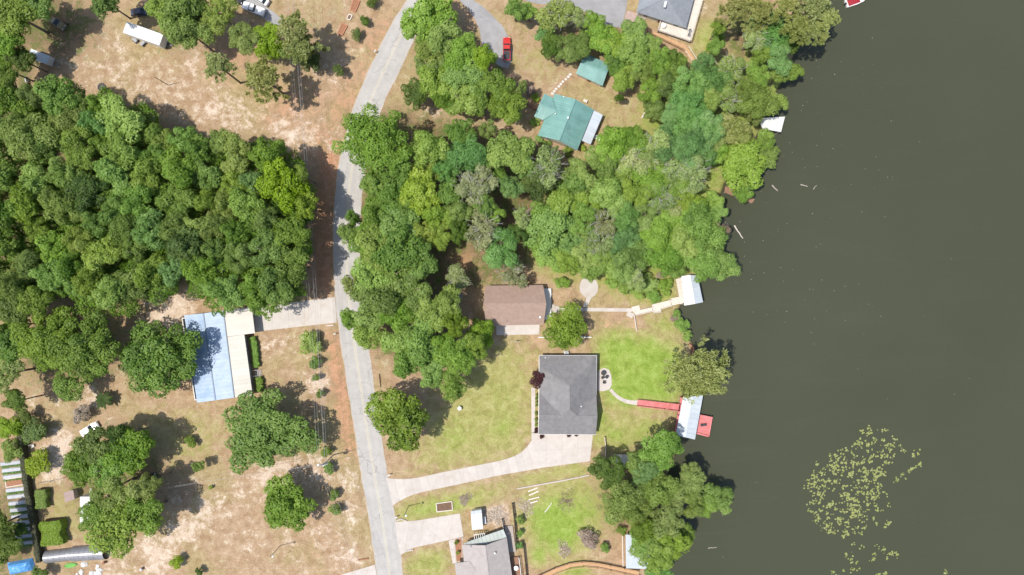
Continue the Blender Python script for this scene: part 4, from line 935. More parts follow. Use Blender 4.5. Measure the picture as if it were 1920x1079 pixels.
# ------------------------------------------------------------------ buildings
def P3(p): return P(p[0], p[1], p[2])
def inset(poly, d):
    """shrink a polygon (world xy) by d metres"""
    n = len(poly); area = sum(poly[i][0] * poly[(i + 1) % n][1] - poly[(i + 1) % n][0] * poly[i][1] for i in range(n))
    if area < 0: poly = poly[::-1]
    out = []
    for i in range(n):
        p0, p1, p2 = (Vector(poly[j % n][:2]) for j in (i - 1, i, i + 1))
        e1 = (p1 - p0).normalized(); e2 = (p2 - p1).normalized()
        n1 = Vector((-e1.y, e1.x)); n2 = Vector((-e2.y, e2.x)); bis = n1 + n2
        k = d / max(.3, bis.length_squared / 2)
        out.append(p1 + bis * k)
    return out

def walls(root, poly, z0, z1, mat, windows=True, door_side=None, wname='wall'):
    """one wall per side (0.18 thick), with framed windows and a door"""
    n = len(poly); area = sum(poly[i][0] * poly[(i + 1) % n][1] - poly[(i + 1) % n][0] * poly[i][1] for i in range(n))
    if area < 0: poly = poly[::-1]
    for i in range(n):
        a = Vector(poly[i][:2]); b = Vector(poly[(i + 1) % n][:2]); d = b - a; L = d.length
        if L < .5: continue
        t = d / L; nrm = Vector((t.y, -t.x)); rz = math.atan2(t.y, t.x)
        c = (a + b) / 2 - nrm * .09
        mb = MB(); mb.box((c.x, c.y, (z0 + z1) / 2), (L - .004 if i % 2 else L - .37, .18, z1 - z0), rz); w = mb.build(wname, mat, root)
        if not windows: continue
        k = int(L // 3.4)
        for j in range(k):
            q = a + d * ((j + .5) / k)
            if i == door_side and j == k // 2:
                mb = MB(); e = q + nrm * .02; mb.box((e.x, e.y, z0 + 1.03), (.95, .08, 2.04), rz); dr = mb.build('door', M['door_paint'], root)
                mb = MB(); e = q + nrm * .09 + t * .35; mb.box((e.x, e.y, z0 + 1.0), (.12, .06, .06), rz); mb.build('handle', M['chrome'], dr); continue
            mb = MB(); e = q + nrm * .015; mb.box((e.x, e.y, z0 + 1.5), (1.2, .06, 1.2), rz); wi = mb.build('window', M['trim_white'], root)
            for sx in (-.28, .28):
                mb = MB(); e = q + nrm * .045 + t * sx; mb.box((e.x, e.y, z0 + 1.5), (.48, .03, 1.04), rz); mb.build('pane', M['glass'], wi)

def slope(root, pts, mat, th=.12, name='roof_slope'):
    mb = MB(); mb.plate([P3(p) for p in pts], th); return mb.build(name, mat, root)

def panels(root, pts, mat, axis_pts, width=.62, th=.05, rib=.05, name='roof_panel'):
    """a metal roof plane as separate sheets, each with its own raised seam"""
    pl = [P3(p) for p in pts]; ax = P3(axis_pts[1]) - P3(axis_pts[0])
    n3 = (pl[1] - pl[0]).cross(pl[2] - pl[0]).normalized()
    if n3.z < 0: n3 = -n3
    for q in strips(pl, (ax.x, ax.y), width, .012):
        mb = MB(); mb.plate(q, th)
        # raised seam along the leading edge
        a2 = Vector((ax.x, ax.y)).normalized(); ts = [p.x * a2.x + p.y * a2.y for p in q]; t1 = max(ts)
        e = [p for p, t in zip(q, ts) if t > t1 - .02]
        if len(e) >= 2:
            e.sort(key=lambda p: p.z); up = n3 * rib; off = Vector((a2.x, a2.y, 0)) * -.05
            a, b = e[0], e[-1]
            mb.beam(a + up + off, b + up + off, .06 if rib < .08 else .11, rib + .02)
        mb.build(name, mat, root)

def bar(root, a, b, w, t, mat, name):
    mb = MB(); mb.beam(P3(a), P3(b), w, t); return mb.build(name, mat, root)

def gable_tri(root, a, b, c, mat, th=.15):
    """triangular gable wall under a ridge end"""
    A_, B_, C_ = P3(a), P3(b), P3(c); d = (B_ - A_); n = Vector((-d.y, d.x, 0)).normalized() * th
    cen = sum((Vector(x) for x in (A_, B_, C_)), Vector()) / 3
    mb = MB(); lo = Vector((0, 0, -.12))
    vs = [A_ + lo, B_ + lo, C_ + lo * 1.5, A_ + lo + n, B_ + lo + n, C_ + lo * 1.5 + n]
    mb.add(vs, [(0, 1, 2), (5, 4, 3), (0, 3, 4, 1), (1, 4, 5, 2), (2, 5, 3, 0)]); return mb.build('gable', mat, root)

def vent(root, p, mat, r=.14, h=.45):
    q = P3(p); mb = MB(); mb.cyl((q.x, q.y), r, q.z - .25, q.z + h, 10); mb.dome((q.x, q.y, q.z + h), r * 1.5, r * .8, 10, 3); return mb.build('roof_vent', mat, root)

# --- house with pale blue and cream metal roofs
c0 = P(410, 665)
hs = thing('house', 'long low house with pale blue and cream metal roofs and open carport', 'house', (c0.x, c0.y, 0))
b0, b1, b2, b3 = (345.6, 591.7, 2.7), (418, 583, 3.25), (438.6, 746, 3.25), (369.5, 755.5, 2.7); r0, r1 = (380.6, 588, 3.7), (403.5, 751, 3.7)
panels(hs, [b0, r0, r1, b3], M['blue_metal'], (r0, r1), .95); panels(hs, [r0, b1, b2, r1], M['blue_metal'], (r0, r1), .95)
bar(hs, (r0[0], r0[1], 3.8), (r1[0], r1[1], 3.8), .3, .1, M['blue_ridge'], 'ridge_cap')
bar(hs, (418.2, 583, 3.36), (438.7, 746, 3.36), .22, .1, M['blue_ridge'], 'flashing')
w0, w1, w2, w3, w4, w5 = (418.5, 582.5, 3.2), (472, 576.5, 2.9), (478, 625, 2.9), (458, 627.8, 2.98), (473.6, 741.4, 2.75), (438.8, 745.8, 3.2)
panels(hs, [w0, w1, w2, (423.8, 632, 3.2)], M['cream_metal'], (w1, w2), .95); panels(hs, [(424, 632.6, 3.2), w3, w4, w5], M['cream_metal'], (w3, w4), .95)
wp = [P3(p) for p in ((349, 595, 0), (424.5, 586, 0), (428, 628, 0), (463, 629.5, 0), (477, 736, 0), (373.5, 749, 0))]
walls(hs, inset(wp, .15), 0, 2.62, M['siding_white'], True, 3)
for x, y in ((471, 580.5), (475.5, 622)):
    q = P(x + 4, y, 0); mb = MB(); mb.box((q.x, q.y, 1.38), (.12, .12, 2.76)); mb.build('carport_post', M['trim_white'], hs)
for i in range(4):
    mb = MB(); a = P(481 + i * 2.6, 694.5); b = P(482.5 + i * 2.6, 704); z = .62 - i * .15
    mb.beam((a.x, a.y, z), (b.x, b.y, z), .30, .06); mb.build('step', M['wood_grey'], hs)
for y0 in (693.6, 704.6):
    mb = MB(); a = P(478, y0); b = P(490, y0 - .6); mb.beam((a.x, a.y, 1.5), (b.x, b.y, .95), .07, .08); mb.beam((b.x, b.y, .95), (b.x + .001, b.y, 0), .07, .07); mb.build('handrail', M['trim_white'], hs)
def hedge(label, pts_px, w, h, n=260, mat='leaf_B', seed=1, name='hedge', cat='hedge'):
    """clipped hedge: leaf skin over a rounded bar along the points"""
    rng = np.random.default_rng(seed); pts = [P(*p) for p in pts_px]; ps, ns, ts, zs = [], [], [], []
    for a, b in zip(pts[:-1], pts[1:]):
        m = int(n * (b - a).length); t = rng.uniform(0, 1, m); d = (b - a).normalized(); nn = np.array([-d.y, d.x, 0])
        ang = rng.uniform(0, np.pi, m); ww = w / 2 * (1 + .12 * np.sin(t * 9 + seed)); hh = h * (1 + .05 * np.sin(t * 13))
        sx = np.sign(np.cos(ang)) * np.abs(np.cos(ang)) ** .5 * ww; sz = np.abs(np.sin(ang)) ** .5 * hh
        tp = rng.random(m) < .5; sx = np.where(tp, rng.uniform(-.92, .92, m) * ww, sx); sz = np.where(tp, hh * (1 - .12 * np.abs(sx / ww) ** 3), sz); ang = np.where(tp, np.pi / 2 - .5 * sx / ww, ang)
        q = np.array(a)[None] * (1 - t[:, None]) + np.array(b)[None] * t[:, None] + nn[None] * sx[:, None]; q[:, 2] = sz * rng.uniform(.85, 1.03, m)
        ps.append(q); ns.append(nn[None] * np.cos(ang)[:, None] + np.array([0, 0, 1])[None] * np.sin(ang)[:, None] + rng.normal(size=(m, 3)) * .35)
        ts.append(.5 + rng.normal(0, .17, m)); zs.append(rng.uniform(.10, .2, m))
    p = np.concatenate(ps); c = p.mean(0); c[2] = 0
    root = thing(name, label, cat, tuple(c))
    me = leaf_mesh('foliage', p - c, np.concatenate(ns), np.concatenate(zs), .6, np.concatenate(ts), rng, .2); me.materials.append(M[mat])
    put(bpy.data.objects.new('foliage', me), root)
    mb = MB()
    for a, b in zip(pts[:-1], pts[1:]):
        mb.beam((a.x, a.y, h * .82), (b.x, b.y, h * .82), w * .72, h * .8)
    mb.build('stems', M['wood_dark'], root)
hedge('smaller clipped topiary block beside the long dark strip', [(84.5, 915), (86, 949)], 2.8, 2.0, 1100, 'leaf_B', 5, 'topiary', 'topiary')
hedge('larger clipped topiary block near the grey tunnel', [(105, 972), (109, 1016)], 5.2, 2.6, 2000, 'leaf_B', 6, 'topiary', 'topiary')
hedge('clipped bright green hedge along the cream roof north of the steps', [(474.5, 632), (479.5, 650), (481, 672), (483, 688)], 1.7, 1.3, 360, seed=2)
hedge('clipped bright green hedge along the cream roof south of the steps', [(486, 707), (490.5, 720), (487, 734)], 1.8, 1.3, 360, seed=3)

# --- brown shingle house
c0 = P(965, 572); hb = thing('house', 'brown shingle gabled house with white porch and concrete apron', 'house', (c0.x, c0.y, 0))
ra, rb = (906.2, 570, 5.2), (1024.5, 570, 5.2)
slope(hb, [(910.5, 536, 2.8), (1018.2, 534.6, 2.8), rb, ra], M['shingle_brown']); slope(hb, [ra, rb, (1019.2, 609, 2.8), (912, 611.3, 2.8)], M['shingle_brown'])
bar(hb, (906.2, 570, 5.26), (1024.5, 570, 5.26), .3, .08, M['shingle_brown'], 'ridge_cap')
wp = inset([P3(p) for p in ((911, 537, 2.8), (1017.5, 535.5, 2.8), (1018.5, 608, 2.8), (912.5, 610, 2.8))], .45)
walls(hb, wp, 0, 2.7, M['siding_tan'], True, 1)
gable_tri(hb, (1015, 537, 2.8), (1016, 606, 2.8), (1020.5, 570, 5.0), M['siding_tan']); gable_tri(hb, (914.5, 537.5, 2.8), (915.5, 608.5, 2.8), (911, 570, 5.0), M['siding_tan'])
vent(hb, (1013, 595, 3.7), M['trim_white'], .2, .3); vent(hb, (950, 603, 3.2), M['galv'], .08, .5)
mb = MB(); mb.prism([tuple(P(x, y, .5))[:2] for x, y in ((1018, 541), (1033.5, 541.5), (1034, 599), (1019, 600))], .32, .5); mb.build('porch_floor', M['trim_white'], hb)
for y in (543, 556, 569, 584, 597):
    q = P(1033, y, .5); mb = MB(); mb.box((q.x - .1, q.y, .95), (.09, .09, .92)); mb.build('porch_post', M['trim_white'], hb)
for ya, yb in ((543, 569), (585, 597)):
    bar(hb, (1031.8, ya, 1.38), (1031.8, yb, 1.38), .08, .06, M['trim_white'], 'porch_rail')
for i in range(2):
    mb = MB(); q = P(1036.5 + i * 2.5, 577); mb.box((q.x, q.y, .26 - .1 * i), (.33, 1.5, .14)); mb.build('step', M['concrete'], hb)
# --- grey shingle house
c0 = P(1064, 740); hg = thing('house', 'large house with dark grey shingle hip roof beside the curved drive', 'house', (c0.x, c0.y, 0))
e, rr, mr, nr = 2.75, 4.9, 6.1, 4.0
NW, NE, E2, SE, SW = (1011, 667, e), (1118.6, 667, e), (1118, 741, e), (1117, 815.3, e), (1009.6, 814.5, e)
A_, B_, R1, R2, V1, V2, ER, WR, W1, W0 = (1011.5, 687.5, nr), (1035, 688.4, nr), (1068.3, 724.5, mr), (1068.3, 767.6, mr), (1082.4, 780.8, rr), (1054, 780, rr), (1120.3, 780.8, rr), (1010.5, 779, rr), (1011.3, 736.5, e), (1011.4, 709, e)
for pts in ([NW, A_, B_, R1], [NW, R1, NE], [NE, R1, R2], [NE, R2, V1, E2], [E2, V1, ER], [WR, V2, V1, ER, SE, SW], [V2, R2, V1], [A_, B_, W0], [B_, R1, W0], [W0, R1, W1], [W1, R1, R2, V2], [W1, V2, WR]):
    slope(hg, pts, M['shingle_grey'], .1)
for a, b in ((A_, B_), (B_, R1), (R1, R2), (R2, V1), (R2, V2), (V1, ER), (V2, WR)):
    bar(hg, (a[0], a[1], a[2] + .05), (b[0], b[1], b[2] + .05), .26, .06, M['shingle_grey'], 'ridge_cap')
walls(hg, inset([P3(p) for p in (NW, NE, SE, SW)], .5), 0, 2.64, M['brick_wall'], True, 3)
for a, b in ((NW, NE), (NE, SE), (SE, SW), (SW, NW)):
    bar(hg, (a[0], a[1], e - .02), (b[0], b[1], e - .02), .13, .13, M['trim_white'], 'gutter')
vent(hg, (1089.5, 762, 4.2), M['trim_white'], .12, .3); vent(hg, (1022.5, 671, 2.95), M['trim_white'], .09, .3)
q = P(1061.5, 662.3, 0); ac = thing('air_conditioner', 'pale air conditioner unit at the back wall of the grey-roofed house', 'air conditioner', (q.x, q.y, 0))
mb = MB(); mb.box((q.x, q.y, .5), (1.05, .95, .9)); mb.build('casing', M['grey_metal'], ac, bevel=.04)
mb = MB(); mb.cyl((q.x, q.y), .36, .95, .985, 18); mb.build('fan_grille', M['galv'], ac); mb = MB(); mb.box((q.x, q.y, .025), (1.25, 1.15, .05)); mb.build('pad', M['concrete'], ac)
# --- teal house
c0 = P(1060, 228); ht = thing('house', 'teal metal roofed cottage with a wing and a white porch roof', 'house', (c0.x, c0.y, 0))
RA, RB = (1078.6, 186.4, 5.3), (1047.8, 263.9, 5.3); e = 2.8
NWt, SWt, NEt, SEt = (1040, 176.2, e), (1008.5, 254.6, e), (1113.3, 205.9, e), (1082.1, 282.8, e)
panels(ht, [RA, RB, SWt, NWt], M['teal_metal'], (RA, RB), .6, rib=.09); panels(ht, [RA, NEt, SEt, RB], M['teal_metal'], (RA, RB), .6, rib=.09)
bar(ht, (RA[0], RA[1], 5.42), (RB[0], RB[1], 5.42), .4, .1, M['teal_metal'], 'ridge_cap')
wr0, wr1 = (1011.3, 195.7, 4.0), (1044.5, 208.8, 4.0)
panels(ht, [(1020.8, 175.7, e), (1035.5, 183, 3.06), wr1, wr0], M['teal_metal'], (wr0, wr1), .6, rib=.09); panels(ht, [wr0, wr1, (1018.5, 225.5, 3.06), (1001, 218.8, e)], M['teal_metal'], (wr0, wr1), .6, rib=.09)
bar(ht, (wr0[0], wr0[1], 4.1), (wr1[0], wr1[1], 4.1), .34, .1, M['teal_metal'], 'ridge_cap')
panels(ht, [(1113.8, 207.3, 2.75), (1130.3, 216, 2.4), (1107.2, 271.3, 2.4), (1091, 264.3, 2.75)], M['pale_metal'], ((1113.8, 207.3, 2.75), (1091, 264.3, 2.75)), .95, name='porch_panel')
walls(ht, inset([P3(p) for p in (NWt, NEt, SEt, SWt)], .45), 0, 2.7, M['siding_tan'], True, 2)
walls(ht, [P3(p).xy for p in ((1022, 178, 2.8), (1040, 186, 2.8), (1023, 226, 2.8), (1004, 218, 2.8))], 0, 2.7, M['siding_tan'], False)
gable_tri(ht, (1110, 205.5, 2.8), (1043.5, 178.5, 2.8), (1077.6, 189, 5.1), M['siding_tan']); gable_tri(ht, (1012, 254, 2.8), (1080, 280, 2.8), (1048.8, 261.5, 5.1), M['siding_tan'])
for x, y in ((1128, 218.5), (1119, 241), (1106.5, 269)):
    q = P(x, y, 2.3); mb = MB(); mb.box((q.x, q.y, 1.16), (.12, .12, 2.3)); mb.build('porch_post', M['trim_white'], ht)
vent(ht, (1065, 222, 5.1), M['trim_white'], .18, .5); vent(ht, (1041, 214, 4.2), M['trim_white'], .12, .3); vent(ht, (1057, 182.5, 3.9), M['trim_white'], .1, .3)
# teal shed
c0 = P(1113, 134); hd = thing('shed', 'small shed with teal metal gable roof among the trees', 'shed', (c0.x, c0.y, 0))
ra, rb = (1089.2, 116, 3.6), (1138.3, 136.7, 3.6)
panels(hd, [(1099.4, 101.5, 2.6), (1146, 122.4, 2.6), rb, ra], M['teal_metal'], (ra, rb), .6, rib=.09); panels(hd, [ra, rb, (1129.6, 161.6, 2.5), (1079.8, 138.4, 2.5)], M['teal_metal'], (ra, rb), .6, rib=.09)
bar(hd, (ra[0], ra[1], 3.7), (rb[0], rb[1], 3.7), .34, .1, M['teal_metal'], 'ridge_cap')
walls(hd, inset([P3(p) for p in ((1099.4, 101.5, 2.6), (1146, 122.4, 2.6), (1129.6, 161.6, 2.5), (1079.8, 138.4, 2.5))], .35), 0, 2.42, M['siding_tan'], True, 0)
# --- blue-grey house top right, with deck
c0 = P(1247, 0); hn = thing('house', 'blue-grey hip roofed house with a tan deck around two sides', 'house', (c0.x, c0.y, 0))
e = 3.0; n0, n1, n2, n3 = (1193.4, 23, e), (1286.5, 53, e), (1313, -48, e), (1216, -78, e); q0, q1 = (1251, -6, 5.6), (1258, -30, 5.6)
for pts in ([n0, n1, q0], [n1, n2, q1, q0], [n2, n3, q1], [n3, n0, q0, q1]): slope(hn, pts, M['shingle_blue'])
for a, b in ((q0, q1), (q0, n0), (q0, n1)): bar(hn, (a[0], a[1], a[2] + .05), (b[0], b[1], b[2] + .05), .26, .06, M['shingle_blue'], 'ridge_cap')
walls(hn, inset([P3(p) for p in (n0, n1, n2, n3)], .5), 0, 2.9, M['siding_white'], True, 0)
q = P(1247, 9, 5.2); mb = MB(); mb.box((q.x, q.y, 5.25), (.5, 1.4, .5), -.25); mb.build('skylight', M['lamp_glass'], hn)
def deck(root, poly_px, z, axis, mat, pw=.30, rails=(), rail_mat=None, ground_z=0, posts=True):
    """planks laid across `axis`, each a piece of its own; joists, posts and rails"""
    pl = [P(x, y, z) for x, y in poly_px]
    for s_ in strips(pl, axis, pw, .02):
        mb = MB(); mb.plate(s_, .05); mb.build('plank', M[mat], root)
    mb = MB(); mb.plate([p - Vector((0, 0, .055)) for p in pl], .16); mb.build('joists', M['wood_dark'], root)
    if posts:
        for p in pl:
            c = sum(pl, Vector()) / len(pl); q = p.lerp(c, .06); mb = MB(); mb.box((q.x, q.y, (z - .2 + ground_z) / 2), (.18, .18, z - .2 - ground_z)); mb.build('pile', M['wood_grey'], root)
    for (a, b) in rails:
        A = P(a[0], a[1], z); B = P(b[0], b[1], z); L = (B - A).length; n = max(1, int(L / 1.8))
        mb = MB(); mb.beam(A + Vector((0, 0, .98)), B + Vector((0, 0, .98)), .12, .05); mb.build('rail', M[rail_mat or mat], root)
        mb = MB(); mb.beam(A + Vector((0, 0, .52)), B + Vector((0, 0, .52)), .05, .09); mb.build('rail', M[rail_mat or mat], root)
        for i in range(n + 1):
            q = A.lerp(B, i / n); mb = MB(); mb.box((q.x, q.y, z + .46), (.1, .1, .92)); mb.build('rail_post', M[rail_mat or mat], root)
c0 = P(1270, 50); dk = thing('deck', 'tan timber deck wrapped around the blue-grey roofed house', 'deck', (c0.x, c0.y, 0))
deck(dk, [(1238.5, 36), (1288, 52), (1293.8, 78.5), (1233, 58)], 1.3, (1, -.27), 'wood_pale', .3, [((1233, 58), (1293.8, 78.5)), ((1233, 57.5), (1238.5, 37))])
deck(dk, [(1287.6, 52.5), (1300, -20), (1316.5, -20), (1316.5, 0), (1294, 78.3)], 1.3, (.2, 1), 'wood_pale', .3, [((1316.3, 0), (1294.2, 78.3))])
for x, y, r_, lb in ((1293, 60, 0.3, 'grey deck chair at the bend of the tan deck, upper'), (1291.5, 67, 1.2, 'grey deck chair at the bend of the tan deck, lower')):
    q = P(x, y, 1.3); ch = thing('deck_chair', lb, 'chair', (q.x, q.y, 1.3), 'deck chairs', r_)
    for nm, c, d in (('seat', (0, 0, .4), (.6, .6, .06)), ('backrest', (0, .33, .75), (.6, .06, .7)), ('armrest', (-.33, 0, .6), (.08, .6, .05)), ('armrest', (.33, 0, .6), (.08, .6, .05))):
        mb = MB(); mb.box(c, d); mb.build(nm, M['galv'], ch, off=(0, 0, 0))
    for sx in (-.27, .27):
        for sy in (-.27, .27): mb = MB(); mb.box((sx, sy, .185), (.06, .06, .37)); mb.build('leg', M['galv'], ch, off=(0, 0, 0))
q = P(1243, 50, 1.3); ta = thing('patio_table', 'round white patio table on the tan deck', 'table', (q.x, q.y, 1.3)); mb = MB(); mb.cyl((q.x, q.y), .62, 2.02, 2.07, 20); mb.build('table_top', M['trim_white'], ta); mb = MB(); mb.cyl((q.x, q.y), .06, 1.34, 2.02, 8); mb.build('pedestal', M['galv'], ta); mb = MB(); mb.cyl((q.x, q.y), .3, 1.302, 1.34, 14); mb.build('base', M['galv'], ta)
q = P(1248, 56); wk = thing('walkway', 'orange timber walkway along the deck of the blue-grey roofed house', 'walkway', (q.x, q.y, 0))
deck(wk, [(1213.5, 61), (1216, 55), (1287.5, 86), (1283.5, 95)], .8, (1, -.4), 'wood_new', .3, [((1213.5, 61), (1283.5, 95))])
st = thing('stairs', 'timber stairs with pale rails descending from the orange walkway', 'stairs', tuple(P(1293, 108)))
for i in range(11):
    t = i / 10; a = P(1279.5 + 20 * t, 95 + 26 * t); b = P(1288.5 + 18 * t, 92 + 25 * t); mb = MB(); z = .75 - .066 * i; mb.beam((a.x, a.y, z), (b.x, b.y, z), .42, .05); mb.build('tread', M['wood_new'], st)
for a, b in (((1279.5, 95), (1299.5, 121)), ((1288.5, 92), (1306.5, 117))):
    A = P(*a); B = P(*b); mb = MB(); mb.beam((A.x, A.y, 1.65), (B.x, B.y, 1.0), .12, .07); mb.build('handrail', M['wood_pale'], st)
    for t in (0, .33, .66, 1): q = A.lerp(B, t); mb = MB(); mb.box((q.x, q.y, .5 + (1 - t) * .3), (.09, .09, 1.0 + (1 - t) * .6)); mb.build('rail_post', M['wood_pale'], st)
sheet('brick_patio', PP([(1165, 52), (1176, 20), (1194, 26), (1210, 33), (1206, 52), (1185, 60)]), .04, M['roof_pink'], .05)
# --- tan-roofed house at the bottom
c0 = P(915, 1060); hm = thing('house', 'tan shingle house with pale green lean-to roof and long concrete drive', 'house', (c0.x, c0.y, 0))
e = 2.8; m0, m1, m2, m3, m4, m5 = (867, 1022.3, e), (909.6, 1023, 4.5), (950.2, 1008.5, e), (968, 1135, e), (924.5, 1148, 4.5), (877, 1140, e)
slope(hm, [m0, m1, m4, m5], M['shingle_tan']); slope(hm, [m1, m2, m3, m4], M['shingle_tan']); bar(hm, (909.6, 1023, 4.56), (924.5, 1148, 4.56), .28, .06, M['shingle_tan'], 'ridge_cap')
slope(hm, [(852.8, 1056.8, 2.7), (880, 1053, 3.35), (900, 1080, 3.9), (883, 1125, 3.4), (860, 1125, 2.7)], M['shingle_tan'])
panels(hm, [(873.5, 1017.5, 2.45), (943.7, 992.8, 2.45), (949.8, 1007.6, 2.72), (909.4, 1021.6, 2.9), (868, 1021, 2.72)], M['green_grey'], ((873.5, 1017.5, 2.45), (943.7, 992.8, 2.45)), .95, name='lean_to_panel')
walls(hm, inset([P3(p) for p in (m0, m2, m3, m5)], .5), 0, 2.6, M['siding_white'], True, 3)
vent(hm, (928, 1036.5, 3.9), M['trim_white'], .16, .4); vent(hm, (882.5, 1024.5, 3.4), M['galv'], .1, .4)
pg = thing('pergola', 'small white slatted pergola against the pale green lean-to roof', 'pergola', tuple(P(899, 1008)))
for i in range(6):
    a = P(889 + i * 3.9, 1003 - i * .25, 2.2); b = P(889.8 + i * 3.9, 1013.5 - i * .4, 2.2); mb = MB(); mb.beam(a, b, .1, .12); mb.build('slat', M['trim_white'], pg)
for y0 in (1002.5, 1013.5):
    mb = MB(); mb.beam(P(888, y0 + .3, 2.08), P(909.5, y0 - 1.6, 2.08), .12, .12); mb.build('beam', M['trim_white'], pg)
    for x in (889, 908.5): q = P(x, y0 - (0 if x < 900 else 1.2), 2); mb = MB(); mb.box((q.x, q.y, .98), (.12, .12, 1.96)); mb.build('post', M['trim_white'], pg)
# white-roofed shed beside it
sd = thing('shed', 'white metal roofed shed beside the concrete drive end', 'shed', tuple(P(895, 976)))
panels(sd, [(882.5, 959.3, 2.2), (903, 956, 2.2), (903.4, 961.5, 2.6), (882.9, 964.6, 2.6)], M['grey_metal'], ((882.5, 959.3, 2.2), (903, 956, 2.2)), .9); panels(sd, [(882.9, 964.8, 2.6), (903.4, 961.7, 2.6), (905.8, 992, 2.2), (885, 994.5, 2.2)], M['white_metal'], ((882.9, 964.8, 2.6), (903.4, 961.7, 2.6)), .9)
walls(sd, inset([P3(p) for p in ((882.5, 959.3, 2.2), (903, 956, 2.2), (905.8, 992, 2.2), (885, 994.5, 2.2))], .2), 0, 2.1, M['siding_white'], True, 0)
q = P(909, 974); bn = thing('storage_bin', 'small white storage bin against the white-roofed shed', 'bin', tuple(q)); mb = MB(); mb.box((q.x, q.y, .4), (.55, 1.7, .8), .1); mb.build('box', M['trim_white'], bn, bevel=.03); mb = MB(); mb.box((q.x, q.y, .84), (.6, 1.76, .07), .1); mb.build('lid', M['trim_white'], bn)
bd = thing('deck', 'grey weathered ramp deck along the dark fence behind the tan-roofed house', 'deck', tuple(P(956, 1010)))
deck(bd, [(945.5, 988), (961, 985.5), (967.5, 1035), (955, 1036)], .35, (.12, 1), 'wood_grey', .3)
bd2 = thing('deck', 'reddish back deck holding a round white table', 'deck', tuple(P(966, 1060)))
deck(bd2, [(957.5, 1046), (973, 1044), (979, 1092), (963, 1094)], .5, (.12, 1), 'wood_brown', .3, [((973, 1044), (979, 1092))], 'trim_white')
q = P(967.5, 1063.7, .55); ta = thing('patio_table', 'round white patio table on the reddish back deck', 'table', (q.x, q.y, .5)); mb = MB(); mb.cyl((q.x, q.y), .58, 1.2, 1.25, 20); mb.build('table_top', M['trim_white'], ta); mb = MB(); mb.cyl((q.x, q.y), .05, .5, 1.2, 8); mb.build('pedestal', M['galv'], ta)
def fence(label, pts, h, mat, step=.16, board=True):
    fn = thing('fence', label, 'fence', tuple(P(*pts[0])))
    for a, b in zip(pts[:-1], pts[1:]):
        A = P(*a); B = P(*b); L = (B - A).length; n = max(1, int(L / 2.2)); d = (B - A) / L
        for i in range(n + 1): q = A.lerp(B, i / n); mb = MB(); mb.box((q.x, q.y, h / 2), (.1, .1, h)); mb.build('post', M[mat], fn)
        for z in (h * .3, h * .85): mb = MB(); mb.beam((A.x, A.y, z), (B.x, B.y, z), .05, .09); mb.build('rail', M[mat], fn)
        if board:
            k = int(L / .45); nn = Vector((-d.y, d.x, 0)) * .045
            for i in range(k):
                q = A + d * (i + .5) * L / k + nn; mb = MB(); mb.box((q.x, q.y, h * .52), (.40, .025, h * .96), math.atan2(d.y, d.x)); mb.build('board', M[mat], fn)
fence('dark board fence running beside the grey ramp deck', [(960, 943), (963, 965), (966.5, 1010), (968, 1030)], 1.7, 'wood_dark')
fence('dark board fence east of the reddish back deck', [(981, 1020), (985, 1060), (988, 1095)], 1.5, 'wood_dark')
fence('short pale fence stub at the corner of the lean-to roof', [(940.5, 972), (944.5, 992)], 1.5, 'wood_pale')
fence('pale picket fence beside the forecourt of the grey-roofed house', [(1133, 819), (1135, 840), (1133.5, 863)], 1.1, 'wood_pale')
fence('low rail fence between the bushes at the curved grey drive', [(994, 37), (1022, 52)], 1.1, 'wood_grey', board=False)
def curb(label, pts, w=.18, h=.3, mat='concrete'):
    mb = MB()
    for a, b in zip(pts[:-1], pts[1:]): A = P(*a); B = P(*b); mb.beam((A.x, A.y, h), (B.x, B.y, h), w, h)
    return single(mb, 'garden_kerb', M[mat], label, 'kerb')
curb('long pale kerb edging the strip of lawn below the curved drive', [(969, 916.5), (1010, 909), (1060, 900), (1104, 891)], .28, .3)
curb('short white retaining kerb right of the round green tree', [(1086, 632), (1109, 632.5)], .2, .5, 'trim_white'); curb('short white retaining kerb left of the round green tree', [(1009, 632.5), (1026, 633)], .2, .5, 'trim_white')
curb('thin pale handrail wall running down from the boardwalk landing', [(1188, 588), (1193, 620)], .16, .6, 'wood_pale'); curb('pale edging board of the mulch bed beside the pale blue boathouse', [(1167, 1005), (1168, 1062)], .2, .3, 'wood_pale')
# --- docks and boathouses
WZ = WATER_Z - 1.3
wb = thing('boathouse', 'white metal roofed boathouse at the end of the pale boardwalk', 'boathouse', (P(1298, 545).x, P(1298, 545).y, WATER_Z))
r0, r1 = (1293.3, 515.8, 3.3), (1302.6, 570.3, 3.3)
panels(wb, [(1277.3, 518.3, 2.7), r0, r1, (1283.2, 573.3, 2.7)], M['white_metal'], (r0, r1), .8); panels(wb, [r0, (1307.8, 517.5, 2.6), (1318.2, 567, 2.6), r1], M['pale_metal'], (r0, r1), .8)
bar(wb, (r0[0], r0[1], 3.4), (r1[0], r1[1], 3.4), .3, .08, M['white_metal'], 'ridge_cap')
deck(wb, [(1267, 524), (1278, 521), (1288, 566), (1276, 571)], .15, (.2, 1), 'wood_pale', .3, ground_z=WZ + .4)
for x, y in ((1279, 520), (1306, 519.5), (1316, 565), (1284, 571)):
    q = P(x, y, 2.6); mb = MB(); mb.box((q.x, q.y, (2.55 + WZ) / 2), (.18, .18, 2.55 - WZ)); mb.build('pile', M['wood_grey'], wb)
for a, b in (((1279, 520), (1284, 571)), ((1306, 519.5), (1316, 565)), ((1279, 520), (1306, 519.5)), ((1284, 571), (1316, 565))):
    bar(wb, (a[0], a[1], 2.58), (b[0], b[1], 2.58), .12, .2, M['wood_grey'], 'beam')
bw = thing('boardwalk', 'pale stepped boardwalk with railings leading down to the white boathouse', 'boardwalk', tuple(P(1225, 575)))
